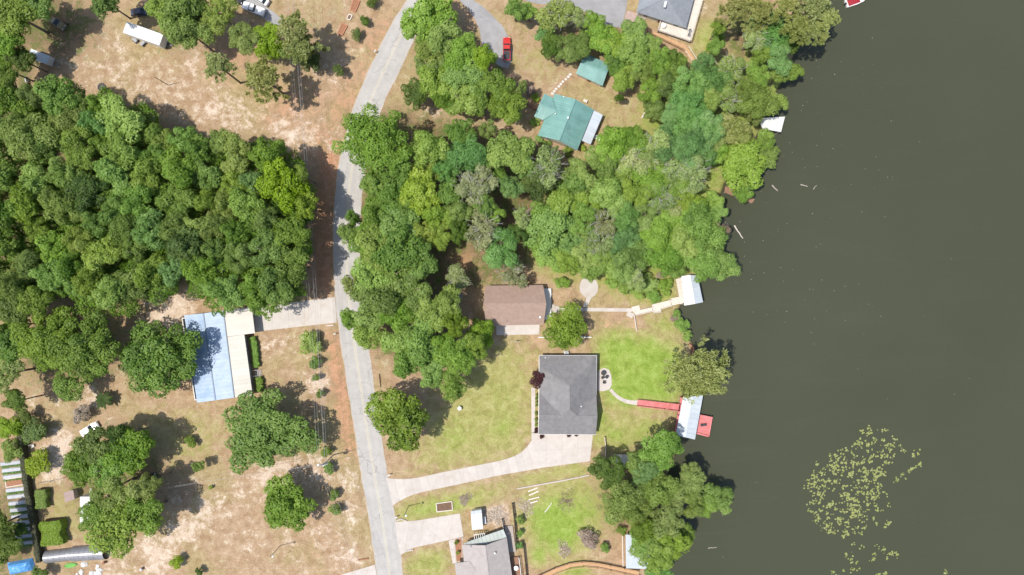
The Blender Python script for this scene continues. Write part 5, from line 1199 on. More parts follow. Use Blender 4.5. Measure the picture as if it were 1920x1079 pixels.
deck(bw, [(1184, 576), (1198.5, 572.5), (1200.5, 582), (1187, 586)], .2, (1, -.2), 'wood_pale', .3, posts=False)
deck(bw, [(1187.5, 586.5), (1200.5, 582), (1222, 577), (1224, 583.5), (1192, 591)], .18, (1, -.2), 'wood_pale', .3, [((1191, 591.2), (1224, 583.8)), ((1200.5, 581.5), (1222, 576.5))], posts=False)
deck(bw, [(1222, 572), (1237, 572.5), (1239.5, 585), (1225, 587)], .16, (1, -.2), 'wood_pale', .3, [((1225, 587), (1239.5, 585))], posts=False)
deck(bw, [(1223, 571.5), (1257, 563), (1259, 573), (1238, 579.5)], .14, (1, -.2), 'wood_pale', .3, [((1223, 571.3), (1257, 562.8)), ((1238.5, 579.6), (1259, 573.2))], posts=False, )
deck(bw, [(1257, 560), (1276.5, 556), (1280.5, 568.5), (1260, 573.5)], .12, (1, -.2), 'wood_pale', .3, ground_z=WZ + .6)
curb('small pale landing slab beside the boardwalk', [(1176, 588), (1187, 593)], 1.2, .12)
rd = thing('boathouse', 'pale grey metal roofed boathouse with red deck and red walkway', 'boathouse', (P(1295, 785).x, P(1295, 785).y, WATER_Z))
r0, r1 = (1299.5, 743.5, 3.25), (1285.5, 820.5, 3.25)
panels(rd, [(1280.6, 746.2, 2.8), r0, r1, (1266.7, 816.4, 2.8)], M['pale_metal'], (r0, r1), 1.15); panels(rd, [r0, (1318.4, 740.8, 2.8), (1303, 824.6, 2.8), r1], M['pale_metal'], (r0, r1), 1.15)
bar(rd, (r0[0], r0[1], 3.33), (r1[0], r1[1], 3.33), .28, .07, M['pale_metal'], 'ridge_cap')
deck(rd, [(1196.5, 749.3), (1276, 758.3), (1274, 771), (1194.5, 761)], .25, (1, -.12), 'red_paint', .3, [((1196.5, 749.3), (1249, 755.3)), ((1253, 755.7), (1275.5, 758.2)), ((1194.7, 761), (1246, 767.4)), ((1251, 768), (1273.5, 771))], ground_z=-.5)
deck(rd, [(1276, 745), (1285, 744), (1270.5, 824), (1262.5, 822)], .25, (.17, 1), 'red_paint', .3, ground_z=WZ + .5)
deck(rd, [(1304, 776), (1335, 782.2), (1328.6, 818.5), (1298, 811)], .25, (.17, 1), 'red_paint', .3, ground_z=WZ)
for a, b in (((1335, 782.2), (1328.6, 818.5)), ((1328.6, 818.5), (1303, 812))):
    bar(rd, (a[0], a[1], .62), (b[0], b[1], .62), .35, .08, M['red_paint'], 'bench')
    for t in (.05, .5, .95):
        q = P(a[0] + (b[0] - a[0]) * t, a[1] + (b[1] - a[1]) * t, .4); mb = MB(); mb.box((q.x, q.y, .39), (.12, .12, .3)); mb.build('bench_leg', M['red_paint'], rd)
for x, y in ((1282, 748.5), (1316, 744), (1301.5, 821), (1269, 814), (1275.5, 782), (1309, 783)):
    q = P(x, y, 2.7); mb = MB(); mb.box((q.x, q.y, (2.72 + WZ) / 2), (.18, .18, 2.72 - WZ)); mb.build('pile', M['red_paint'], rd)
for a, b in (((1282, 748.5), (1269, 814)), ((1316, 744), (1301.5, 821))): bar(rd, (a[0], a[1], 2.72), (b[0], b[1], 2.72), .14, .2, M['wood_grey'], 'beam')
q = P(1319, 796.5, .25); lc = thing('lounge_chair', 'dark metal lounge chair on the red lake deck', 'chair', (q.x, q.y, .25), None, .1)
for nm, c, d in (('seat', (.1, 0, .32), (1.2, .55, .05)), ('backrest', (-.62, 0, .58), (.5, .55, .05)), ('leg', (.6, .24, .15), (.05, .05, .3)), ('leg', (.6, -.24, .15), (.05, .05, .3)), ('leg', (-.4, .24, .15), (.05, .05, .3)), ('leg', (-.4, -.24, .15), (.05, .05, .3))):
    mb = MB(); mb.box(c, d); mb.build(nm, M['bed_liner'], lc, off=(0, 0, 0))
def roof_dock(label, pts, hs_, mat, walls_=True):
    q = P(*[sum(c) / len(pts) for c in zip(*pts)]); d = thing('boathouse', label, 'boathouse', (q.x, q.y, WATER_Z))
    panels(d, [(p[0], p[1], h) for p, h in zip(pts, hs_)], M[mat], ((pts[0][0], pts[0][1], hs_[0]), (pts[1][0], pts[1][1], hs_[1])), .8)
    for p, h in zip(pts, hs_):
        a = P(p[0], p[1], h - .1); c = Vector((q.x, q.y, 0)); a = Vector((a.x + (c.x - a.x) * .08, a.y + (c.y - a.y) * .08, 0)); mb = MB(); mb.box((a.x, a.y, (h - .1 + WZ) / 2), (.16, .16, h - .1 - WZ)); mb.build('pile', M['wood_grey'], d)
    cc = [sum(c) / len(pts) for c in zip(*pts)]
    deck(d, [(x * .85 + cc[0] * .15, y * .85 + cc[1] * .15) for x, y in pts], -.1, (1, 0), 'wood_grey', .35, posts=False)
    return d
roof_dock('grey-white flat roofed boathouse half under the shore trees', [(1421, 222), (1472, 219), (1464.5, 248), (1430, 242)], [2.4, 2.3, 2.3, 2.4], 'white_metal')
roof_dock('pale blue roofed boathouse hidden under the southern shore trees', [(1173, 1003), (1195, 1003), (1240, 1052), (1236, 1068), (1174, 1066)], [2.3] * 5, 'pale_metal')
ps = thing('shed', 'small flat pale roofed shed under the shore trees near the pickets', 'shed', tuple(P(1170, 865)))
panels(ps, [(1151, 852.5, 2.1), (1192, 853, 2.1), (1190, 877.5, 2.0), (1156, 876, 2.0)], M['wood_pale'], ((1151, 852.5, 2.1), (1192, 853, 2.1)), 1.1); walls(ps, inset([P3(p) for p in ((1151, 852.5, 2.1), (1192, 853, 2.1), (1190, 877.5, 2.0), (1156, 876, 2.0))], .25), -.3, 1.92, M['wood_brown'], True, 0)
bk = thing('dock', 'brown timber dock under the bright shore tree', 'dock', (P(1390, 370).x, P(1390, 370).y, WATER_Z))
deck(bk, [(1360, 350), (1371, 352), (1415, 374), (1410, 381.5), (1380, 370), (1358, 361)], -.25, (1, -.4), 'wood_brown', .3, ground_z=WZ)
cw = thing('walkway', 'curved orange timber walkway with railings beside the mulch bed', 'walkway', tuple(P(1100, 1050)))
la = resample([(990, 1090), (1020, 1073), (1055, 1056), (1078, 1047), (1095, 1046), (1115, 1053), (1150, 1063), (1198, 1071)], 9); lb = resample([(996, 1097), (1026, 1081), (1060, 1063.5), (1080, 1055), (1093, 1054), (1112, 1061), (1148, 1071), (1198, 1081)], 9)
for i in range(8):
    a, b, c, d = la[i], la[i + 1], lb[i + 1], lb[i]; deck(cw, [tuple(a), tuple(b), tuple(c), tuple(d)], .55, tuple((b - a) * np.array([1, -1])), 'wood_new', .3, [(tuple(a), tuple(b)), (tuple(d), tuple(c))], 'wood_new', posts=False)
for i in range(0, 9, 2):
    for l_ in (la, lb): q = P(l_[i][0], l_[i][1], .5); mb = MB(); mb.box((q.x, q.y, -.1), (.15, .15, .9)); mb.build('pile', M['wood_grey'], cw)
rt_ = thing('retaining_wall', 'short red timber lake wall beside the tall pine', 'retaining wall', (P(1297, 660).x, P(1297, 660).y, WATER_Z))
for a, b in (((1292, 645), (1301, 652)), ((1301, 652), (1299, 672))):
    A, B = P(a[0], a[1]), P(b[0], b[1])
    for z in (-.9, -.55, -.2): mb = MB(); mb.beam((A.x, A.y, z + .3), (B.x, B.y, z + .3), .2, .32); mb.build('timber', M['brick_edge'], rt_)

# ------------------------------------------------------------------ vehicles (local: +x is forward)
def loft(stations, n=None):
    """stations: (x, halfwidth_low, halfwidth_high, z_low, z_high)"""
    mb = MB(); vs = []
    for x, wl, wh, z0, z1 in stations: vs += [(x, -wl, z0), (x, wl, z0), (x, wl, (z0 + z1) * .55), (x, wh, z1), (x, -wh, z1), (x, -wl, (z0 + z1) * .55)]
    fs = []; k = 6
    for i in range(len(stations) - 1):
        for j in range(k): fs.append((i * k + j, i * k + (j + 1) % k, (i + 1) * k + (j + 1) % k, (i + 1) * k + j))
    fs.append(tuple(range(k - 1, -1, -1))); fs.append(tuple((len(stations) - 1) * k + j for j in range(k)))
    return mb.add(vs, [f[::-1] for f in fs])
Z0 = (0, 0, 0)
def wheel(root, x, y, r=.36):
    mb = MB(); mb.tube([(x, y - .11, r), (x, y + .11, r)], [r, r], 16); w = mb.build('wheel', M['rubber'], root, off=Z0)
    mb = MB(); s = 1 if y > 0 else -1; mb.tube([(x, y + s * .10, r), (x, y + s * .125, r)], [r * .6, r * .55], 12); mb.build('rim', M['chrome'], w, off=Z0)
def pane(root, pts, name, th=.02):
    mb = MB(); a, b, c = (Vector(p) for p in pts[:3]); n = (b - a).cross(c - a).normalized() * th
    k = len(pts); vs = [Vector(p) + n for p in pts] + [Vector(p) - n for p in pts]
    mb.add(vs, [tuple(range(k)), tuple(range(2 * k - 1, k - 1, -1))] + [(i, k + i, k + (i + 1) % k, (i + 1) % k) for i in range(k)]); return mb.build(name, M['glass'], root, off=Z0)
def vehicle(px, py, ang, label, color, L=5.6, W=1.95, pickup=True, cat=None, bed='bed_liner', z=0.06):
    q = P(px, py); root = thing('pickup_truck' if pickup else 'car', label, cat or ('pickup truck' if pickup else 'car'), (q.x, q.y, z), None, ang)
    h = W / 2; f = L / 2
    if pickup:
        body = loft([(-f, h * .93, h * .92, .45, 1.05), (-f + .1, h * .97, h * .95, .42, 1.12), (.05 * L, h, h * .96, .40, 1.13), (.22 * L, h, h * .94, .40, 1.12), (.40 * L, h * .97, h * .86, .40, 1.05), (f - .12, h * .93, h * .78, .42, .98), (f, h * .82, h * .68, .48, .85)])
        body.build('body', M[color], root, off=Z0, smooth=False, bevel=.03)
        c0, c1, c2, c3 = -.10 * L, -.05 * L, .10 * L, .22 * L; hw = h * .92; ht = h * .76; zt = 1.80
        mb = MB(); mb.box((-.285 * L, 0, 1.10), (.35 * L, W * .80, .10)); bd = mb.build('truck_bed', M[bed], root, off=Z0)
        for y in (-h * .87, h * .87): mb = MB(); mb.box((-.285 * L, y, 1.19), (.37 * L, .11, .10)); mb.build('bed_rail', M[color], bd, off=Z0)
        mb = MB(); mb.box((-f + .06, 0, 1.10), (.08, W * .88, .22)); mb.build('tailgate', M[color], root, off=Z0)
    else:
        body = loft([(-f, h * .80, h * .76, .45, .90), (-f + .2, h * .95, h * .88, .36, 1.0), (-.25 * L, h, h * .92, .32, 1.02), (.15 * L, h, h * .92, .32, 1.0), (.36 * L, h * .97, h * .85, .32, .92), (f - .15, h * .90, h * .74, .36, .82), (f, h * .74, h * .60, .42, .7)])
        body.build('body', M[color], root, off=Z0, bevel=.03)
        c0, c1, c2, c3 = -.38 * L, -.26 * L, .06 * L, .22 * L; hw = h * .88; ht = h * .70; zt = 1.46
    zb = 1.1 if pickup else .98
    mb = MB(); vs = [(c0, -hw, zb), (c3, -hw, zb), (c3, hw, zb), (c0, hw, zb), (c1, -ht, zt), (c2, -ht, zt), (c2, ht, zt), (c1, ht, zt)]
    mb.add(vs, [(0, 1, 5, 4), (1, 2, 6, 5), (2, 3, 7, 6), (3, 0, 4, 7), (4, 5, 6, 7)]); mb.build('cabin', M['glass'], root, off=Z0)
    mb = MB(); mb.box(((c1 + c2) / 2, 0, zt + .015), (c2 - c1 + .05, ht * 2 + .06, .07)); mb.build('roof', M[color], root, off=Z0, bevel=.025)
    for s in (-1, 1):
        for xa, xb in ((c0, c1), (c3, c2)):
            mb = MB(); mb.tube([(xa, s * hw, zb), (xb, s * ht, zt)], [.05, .05], 5); mb.build('pillar', M[color], root, off=Z0)
        xm = (c1 + c2) / 2; mb = MB(); mb.tube([(xm, s * hw * 1.005, zb), (xm, s * ht * 1.005, zt)], [.045, .045], 5); mb.build('pillar', M[color], root, off=Z0)
        mb = MB(); mb.box((c3 - .15, s * (h + .09), zb + .08), (.10, .2, .15)); mb.build('side_mirror', M[color], root, off=Z0)
        mb = MB(); mb.box((f - .06, s * h * .62, .76 if not pickup else .84), (.14, .34, .14)); mb.build('headlight', M['lamp_glass'], root, off=Z0)
        mb = MB(); mb.box((-f + .02, s * h * .76, .86), (.08, .2, .2)); mb.build('tail_light', M['tail_red'], root, off=Z0)
        wheel(root, f * .62, s * (h - .1)); wheel(root, -f * .58, s * (h - .1))
    for x in (f + .02, -f - .02): mb = MB(); mb.box((x, 0, .5), (.14, W * .86, .18)); mb.build('bumper', M['chrome' if pickup else color], root, off=Z0, bevel=.02)
    return root
PI = math.pi
vehicle(950.3, 94.5, PI / 2, 'red pickup truck parked at the end of the curved grey drive', 'car_red', 5.6, 1.9)
vehicle(478, 19.5, PI - .38, 'white pickup truck on the gravel drive under the pale tree', 'car_white', 5.6, 1.95, bed='car_white')
vehicle(489, 0, PI - .55, 'white car at the upper end of the gravel drive', 'car_white', 4.8, 1.85, False)
vehicle(440, 0, -.3, 'dark car parked above the pale olive tree by the gravel drive', 'car_black', 4.6, 1.8, False)
vehicle(267, 25, .12, 'dark blue car in tree shade above the white trailer', 'car_blue', 4.7, 1.85, False)
vehicle(279, 897, .35, 'black car in the shadow of the garden yard trees', 'car_black', 4.6, 1.8, False)
vehicle(171, 804, .55, 'white car partly under the trees above the gravel yard', 'car_white', 4.6, 1.8, False)
vehicle(108, 43, -.62, 'old olive pickup truck in dappled shade among leaf litter', 'car_olive', 5.2, 1.85, bed='rust')
vehicle(197, 876, .1, 'white car under the northern garden yard trees', 'car_silver', 4.6, 1.8, False)

def trailer(px, py, ang, L, W, h, label, mat, ribs=12, z=.06):
    q = P(px, py, h); root = thing('box_trailer', label, 'trailer', (q.x, q.y, z), None, ang)
    mb = MB(); mb.box((0, 0, .55 + (h - .55) / 2), (L, W, h - .55)); mb.build('box', M[mat], root, off=Z0, bevel=.03)
    for i in range(ribs):
        w = L / ribs; mb = MB(); mb.box((-L / 2 + w * (i + .5), 0, h + .012), (w - .04, W - .04, .03)); mb.build('roof_panel', M[mat], root, off=Z0)
    for s in (-1, 1):
        mb = MB(); mb.box((0, s * (W / 2 - .02), h + .04), (L, .07, .06)); mb.build('roof_edge', M['trim_white'], root, off=Z0)
        for x in (-L * .28, -L * .28 - .85): wheel(root, x, s * (W / 2 - .12), .4)
    mb = MB(); mb.beam((L / 2, -.5, .55), (L / 2 + 1.4, 0, .55), .1, .12); mb.beam((L / 2, .5, .55), (L / 2 + 1.4, 0, .55), .1, .12); tb = mb.build('drawbar', M['galv'], root, off=Z0)
    mb = MB(); mb.cyl((L / 2 + 1.35, 0), .05, .02, .7, 8); mb.build('jack', M['galv'], tb, off=Z0)
    for s in (-.5, .5): mb = MB(); mb.box((-L / 2 - .02, s * W / 2, 1.6), (.05, W / 2 - .06, h - .9)); mb.build('rear_door', M[mat], root, off=Z0)
    return root
trailer(268.5, 63.5, -.34, 9.3, 2.75, 3.1, 'long white ribbed trailer parked on the open sand', 'white_metal', 13)
trailer(73.5, 106.5, -.36, 4.9, 2.1, 2.4, 'short grey box trailer at the edge of the trees', 'grey_metal', 6)
trailer(160, 957, PI / 2, 6.5, 2.4, 2.8, 'white trailer under the garden yard trees, left side', 'white_metal', 7); trailer(194, 968, PI / 2 + .1, 6.0, 2.4, 2.7, 'white trailer deep under the garden yard trees', 'white_metal', 7)
# small machines beside the long trailer
for x, y, lb in ((255, 77, 'small grey generator leaning on the long white trailer'), (270, 83, 'dark wheeled machine beside the long white trailer'), (312, 84, 'dark junk machine behind the drawbar of the long white trailer')):
    q = P(x, y); g = thing('garden_machine', lb, 'machine', tuple(q), None, random.uniform(0, 3))
    mb = MB(); mb.box((0, 0, .5), (1.3, .75, .5)); mb.build('housing', M['galv'], g, off=Z0, bevel=.05); mb = MB(); mb.tube([(.6, .3, .7), (1.1, .3, 1.0), (1.1, -.3, 1.0), (.6, -.3, .7)], [.03] * 4, 5); mb.build('handlebar', M['bed_liner'], g, off=Z0)
    for sx in (-.4, .4):
        for s in (-.42, .42): wheel(g, sx, s, .24)
q = P(53, 153); mt = thing('motorcycle', 'motorcycle on bare earth below the short grey trailer', 'motorcycle', tuple(q), None, -1.2)
mb = MB(); mb.tube([(-.55, 0, .75), (0, 0, .85), (.45, 0, .95)], [.16, .2, .14], 8); mb.build('tank', M['car_silver'], mt, off=Z0); mb = MB(); mb.box((-.35, 0, .82), (.7, .26, .1)); mb.build('seat', M['bed_liner'], mt, off=Z0)
mb = MB(); mb.box((0, 0, .5), (.6, .35, .4)); mb.build('engine', M['galv'], mt, off=Z0, bevel=.05); mb = MB(); mb.tube([(.5, -.4, 1.05), (.42, 0, 1.02), (.5, .4, 1.05)], [.025] * 3, 5); mb.build('handlebar', M['chrome'], mt, off=Z0); wheel(mt, .75, 0, .33); wheel(mt, -.75, 0, .33)
q = P(1607, -1); bt = thing('boat', 'red and white motor boat cut by the upper picture edge', 'boat', (q.x, q.y, WATER_Z), None, .35)
loft([(-2.6, .9, 1.0, -.2, .6), (0, 1.0, 1.1, -.2, .6), (1.6, .8, .95, -.15, .7), (2.8, .1, .15, .2, .8)]).build('hull', M['boat_white'], bt, off=Z0); mb = MB(); mb.box((-.6, 0, .62), (3.2, 1.7, .06)); mb.build('floor', M['boat_red'], bt, off=Z0)
for x in (-1.6, -.1): mb = MB(); mb.box((x, 0, .78), (.6, 1.3, .26)); mb.build('seat', M['boat_red'], bt, off=Z0, bevel=.04)
pane(bt, [(.75, -.8, .66), (.75, .8, .66), (.5, .65, 1.1), (.5, -.65, 1.1)], 'windscreen'); mb = MB(); mb.box((-2.8, 0, .5), (.45, .4, .9)); mb.build('outboard_motor', M['bed_liner'], bt, off=Z0, bevel=.05)

# ------------------------------------------------------------------ poles and wires
def pole(px, py, h, label, lamp=None, arm=False, r=.15, name='utility_pole', mat='wood_grey', armdir=(1, .25)):
    q = P(px, py); root = thing(name, label, 'pole', tuple(q)); mb = MB(); mb.tube([tuple(q + Vector((0, 0, -.2))), tuple(q + Vector((0, 0, h)))], [r, r * .7], 10); mb.build('shaft', M[mat], root)
    d = Vector((armdir[0], armdir[1], 0)).normalized()
    if arm:
        for z in (h - .5, h - 1.4):
            mb = MB(); mb.beam(q - d * 1.2 + Vector((0, 0, z)), q + d * 1.2 + Vector((0, 0, z)), .1, .13); a = mb.build('crossarm', M['wood_grey'], root)
            for s in (-1.1, -.5, .5, 1.1): c = q + d * s; mb = MB(); mb.cyl((c.x, c.y), .06, z, z + .2, 8); mb.build('insulator', M['lamp_glass'], a)
        mb = MB(); c = q + Vector((-.3, -.3, 0)); mb.cyl((c.x, c.y), .32, h - 3.0, h - 1.7, 12); mb.build('transformer', M['grey_metal'], root)
    if lamp:
        c = q + Vector((lamp[0], lamp[1], 0)); mb = MB(); mb.tube([tuple(q + Vector((0, 0, h - .3))), tuple(c + Vector((0, 0, h)))], [.04, .035], 6); mb.build('lamp_arm', M['galv'], root); mb = MB(); mb.dome((c.x, c.y, h - .12), .28, .25, 10, 3); mb.build('lamp_head', M['lamp_glass'], root)
    return q
pq = pole(626, 853, 10.3, 'tall utility pole with crossarms and transformer beside the sandy track', (-.9, .2), True)
pole(526, 1023, 7.2, 'thin leaning-looking lamp post on the reddish sand south of the track', (.6, .1), r=.09, name='lamp_post', mat='galv'); pole(766.5, 949, 7.5, 'thin lamp post on the grass between the two drives', (.5, .1), r=.09, name='lamp_post', mat='galv'); pole(315.5, 160, 6.4, 'thin dark pole on the open sand below the long trailer', None, r=.1, name='pole', mat='wood_dark')
nq = pole(560, -70, 10.3, 'utility pole beyond the upper edge of the sandy lot', None, True)
def wires(A, B, za, zb, sag, offs, label):
    d = (B - A); n = Vector((-d.y, d.x, 0)).normalized()
    for i, (o_, dz) in enumerate(offs):
        pts = []
        for k in range(25):
            t = k / 24; p = A.lerp(B, t) + n * o_; p.z = za * (1 - t) + zb * t + dz - sag * 4 * t * (1 - t); pts.append(tuple(p))
        mb = MB(); mb.tube(pts, [.016] * 25, 4); single(mb, 'overhead_wire', M['wire'], label, 'wire', group='overhead wires')
wires(nq, pq, 9.9, 9.9, 1.3, [(-1.1, 0), (-.5, 0), (.5, 0), (1.1, 0), (0, -2.2)], 'thin overhead wire running beside the road to the tall utility pole')
wires(pq, P(735, 1180), 9.9, 9.9, 1.2, [(-1.1, 0), (-.5, 0), (.5, 0)], 'thin overhead wire running from the tall utility pole along the road southward')
wires(pq, P(470, 742), 8.6, 3.0, .5, [(0, 0)], 'service wire from the tall pole to the cream roofed house'); wires(pq, P(300, 910), 8.6, 4.0, .8, [(0, 0), (.15, .3)], 'service wire from the tall pole to the garden yard'); wires(pq, P(855, 1050), 8.6, 3.5, .9, [(0, 0)], 'service wire crossing the road to the tan-roofed house')
def mailbox(px, py, label, rz=0):
    q = P(px, py); m_ = thing('mailbox', label, 'mailbox', tuple(q), None, rz); mb = MB(); mb.box((0, 0, .5), (.1, .1, 1.0)); mb.build('post', M['wood_grey'], m_, off=Z0)
    mb = MB(); n = 8; pts = [(-.12, 0)] + [(.12 * -math.cos(a * PI / n), .12 + .12 * math.sin(a * PI / n)) for a in range(n + 1)] + [(.12, 0)]
    vs = [(-.3, y, 1.0 + z) for y, z in pts] + [(.3, y, 1.0 + z) for y, z in pts]; k = len(pts); mb.add(vs, [tuple(range(k)), tuple(range(2 * k - 1, k - 1, -1))] + [(i, k + i, k + (i + 1) % k, (i + 1) % k) for i in range(k)]); mb.build('box', M['trim_white'], m_, off=Z0); mb = MB(); mb.box((-.1, .135, 1.2), (.16, .01, .06)); mb.build('flag', M['tail_red'], m_, off=Z0)
mailbox(629.5, 626, 'white mailbox on the clay verge below the carport drive', .1); mailbox(705, 99, 'mailbox on the grassy verge near the brick planting beds', 1.0); mailbox(731, 889, 'mailbox beside the mouth of the curved drive', .3); mailbox(744, 968, 'mailbox beside the mouth of the short wide drive', .3)
# gate pipes at drive mouths
for pts, lb in (([(744, 976), (752, 973), (763, 977)], 'white culvert headwall at the upper corner of the short wide drive'), ([(762, 1033), (775, 1031)], 'white culvert headwall at the lower corner of the short wide drive'), ([(672, 1050), (691, 1047)], 'rusty culvert pipe on the sandy verge'), ([(612, 611), (626, 610)], 'pale culvert edge at the carport drive mouth')):
    mb = MB()
    for a, b in zip(pts[:-1], pts[1:]): A = P(*a); B = P(*b); mb.beam((A.x, A.y, .3), (B.x, B.y, .3), .28, .32)
    single(mb, 'culvert_headwall', M['rust'] if 'rusty' in lb else M['concrete'], lb, 'culvert')
q = P(969, 640); cl = thing('clothesline_post', 'T-shaped clothesline post on the lawn below the concrete apron', 'post', tuple(q)); mb = MB(); mb.cyl((q.x, q.y), .07, -.1, 2.1, 8); mb.build('post', M['galv'], cl); mb = MB(); mb.beam((q.x - .8, q.y, 2.12), (q.x + .8, q.y, 2.12), .08, .08); mb.build('crossbar', M['galv'], cl)
# ------------------------------------------------------------------ gardens
def bed(label, pts, edge, fill, h=.32):
    c = [sum(v) / len(pts) for v in zip(*pts)]; r = thing('planting_bed', label, 'planting bed', tuple(P(*c)), 'planting beds')
    n = len(pts)
    for i in range(n): A = P(*pts[i]); B = P(*pts[(i + 1) % n]); mb = MB(); mb.beam((A.x, A.y, h - .004 * (i % 2)), (B.x, B.y, h - .004 * (i % 2)), .2, h); mb.build('edging', M[edge], r)
    mb = MB(); mb.prism([tuple(P(x * .96 + c[0] * .04, y * .96 + c[1] * .04))[:2] for x, y in pts], 0, h * .72); mb.build('soil', M[fill], r)
bed('brick edged planting bed at the upper picture edge', [(664.6, -3), (675, 3), (667, 22.6), (657.3, 20)], 'brick_edge', 'mulch'); bed('small timber planting bed between the two brick beds', [(654.4, 27.7), (661, 30), (656.5, 38.6), (650.7, 36.5)], 'wood_pale', 'soil')
bed('brick edged planting bed nearest the two round bushes', [(642, 44.5), (651.5, 49.6), (642, 67), (634, 62.7)], 'brick_edge', 'mulch'); bed('pale edged soil bed on the lawn between the two drives', [(818, 944), (847.5, 940), (848.5, 956), (819.5, 959.5)], 'wood_pale', 'soil')
bed('mulch strip bed against the wall of the tan-roofed house', [(852, 1011), (866.5, 1008.5), (866.5, 1052), (855.5, 1053.5)], 'wood_grey', 'mulch', .1)
def rosette(px, py, r, n, label, mat, name='leaf_pile', cat='leaf pile', size=(.15, .4), up=.4, seed=0, z=.02):
    rng = np.random.default_rng(seed); q = P(px, py); t = rng.uniform(0, 6.28, n); R = r * S * (1 + .3 * np.sin(2 * t + seed) + .22 * np.sin(3 * t + 2 * seed) + .15 * np.sin(7 * t)); k = rng.uniform(0, 1, n) ** .7 * R
    p = np.stack([k * np.cos(t), k * np.sin(t), z + rng.uniform(0, .3, n) * (1 - (k / R) ** 2)], 1); me = leaf_mesh(name, p, rng.normal(size=(n, 3)) * up + np.array([0, 0, 1]), rng.uniform(*size, n), .45, rng.uniform(.2, .8, n), rng, .2); me.materials.append(M[mat])
    o = bpy.data.objects.new(name, me); COL.objects.link(o); o.location = q; return tag(o, label, cat)
rosette(872, 936, 11, 900, 'ring of brown fallen leaves on the lawn between the two drives', 'leaf_R', size=(.08, .2)); rosette(930, 968, 22, 1500, 'wide heap of dry pale brush beside the white-roofed shed', 'leaf_W', 'brush_pile', 'brush pile', (.1, .3), seed=2); rosette(985, 950, 16, 700, 'dry pale brush patch east of the dark board fence', 'leaf_W', 'brush_pile', 'brush pile', (.1, .25), seed=3)
rosette(1058, 1030, 14, 500, 'greyish dry brush patch on the lower green lot', 'leaf_W', 'brush_pile', 'brush pile', (.1, .3), seed=4); rosette(1062, 940, 20, 500, 'scattered reddish dry leaves on the lower green lot', 'leaf_R', 'leaf_pile', 'leaf pile', (.08, .2), seed=5)['kind'] = 'stuff'
# broad-leaved palm-like plant
pm = thing('fan_palm', 'dark palm with fanned leaves on the sand below the large oaks', 'palm', tuple(P(204, 747)))
q = P(204, 747); mb = MB(); mb.tube([tuple(q), tuple(q + Vector((0, 0, 2.4)))], [.22, .16], 8); mb.build('trunk', M['bark'], pm)
for i in range(16):
    a = i * 2.4; L = random.uniform(1.6, 2.6); mb = MB(); tip = random.uniform(-.6, .5); c = q + Vector((0, 0, 2.4)); d = Vector((math.cos(a), math.sin(a), 0)); n = Vector((-d.y, d.x, 0)); ps = []
    for k in range(6):
        t = k / 5; ps.append((c + d * L * t + Vector((0, 0, .5 * math.sin(t * 2.2) + tip * t * t - .3 * t * t)), .42 * math.sin(.25 + t * 2.75) + .02))
    vs = []
    for p, w in ps: vs += [p - n * w - Vector((0, 0, w * .3)), p, p + n * w - Vector((0, 0, w * .3))]
    fs = []
    for k in range(5): fs += [(3 * k, 3 * k + 3, 3 * k + 4, 3 * k + 1), (3 * k + 1, 3 * k + 4, 3 * k + 5, 3 * k + 2)]
    mb.add(vs, fs); mb.build('frond', M['leaf_D'], pm)
# plastic-mulched vegetable rows
vg = 0
for i in range(13):
    y = 866 + i * 12.4; sk = i * 2.55
    if i == 3: continue
    a = P(2 + sk, y + 5); b = P(44 + i * 2.7, y); d = (b - a).normalized(); n = Vector((-d.y, d.x, 0))
    w_ = ('first', 'second', '', 'fourth', 'fifth', 'sixth', 'seventh', 'eighth', 'ninth', 'tenth', 'eleventh', 'twelfth', 'last')[i] or 'third'
    r = thing('vegetable_row', f'{w_} plastic covered vegetable row from the olive bush end', 'vegetable row', tuple((a + b) / 2), 'vegetable rows')
    mb = MB(); vs = []
    for p in (a, b): vs += [p - n * .52, p - n * .36 + Vector((0, 0, .22)), p + n * .36 + Vector((0, 0, .22)), p + n * .52]
    mb.add(vs, [(0, 1, 5, 4), (1, 2, 6, 5), (2, 3, 7, 6), (3, 2, 1, 0), (4, 5, 6, 7)]); mb.build('plastic_cover', M['plastic_mulch'], r)
    rng = np.random.default_rng(40 + i); m = 420; t = rng.uniform(0, 1, m); pt = np.array(a)[None] * (1 - t[:, None]) + np.array(b)[None] * t[:, None] + np.array(n)[None] * (-.72 + rng.normal(0, .12, m))[:, None]; pt[:, 2] = rng.uniform(.02, .35, m)
    if i not in (5, 8): me = leaf_mesh('plants', pt - np.array(r.location)[None], rng.normal(size=(m, 3)) * .6 + np.array([0, 0, 1]), rng.uniform(.08, .2, m), .55, rng.uniform(.2, .8, m), rng, .2); me.materials.append(M['leaf_T']); put(bpy.data.objects.new('plants', me), r)
bed('timber framed seed bed between the vegetable rows', [(11, 899), (49, 893), (52, 907), (13, 914)], 'wood_pale', 'mulch', .25)
hedge('long dark leafy strip separating the vegetable rows from the yard', [(41, 785), (47, 830), (52, 870), (58, 915), (66, 960), (74, 1005), (80, 1050)], 1.3, 1.9, 420, 'leaf_H', 9)  # hedge shape stands in for a long plain dark strip
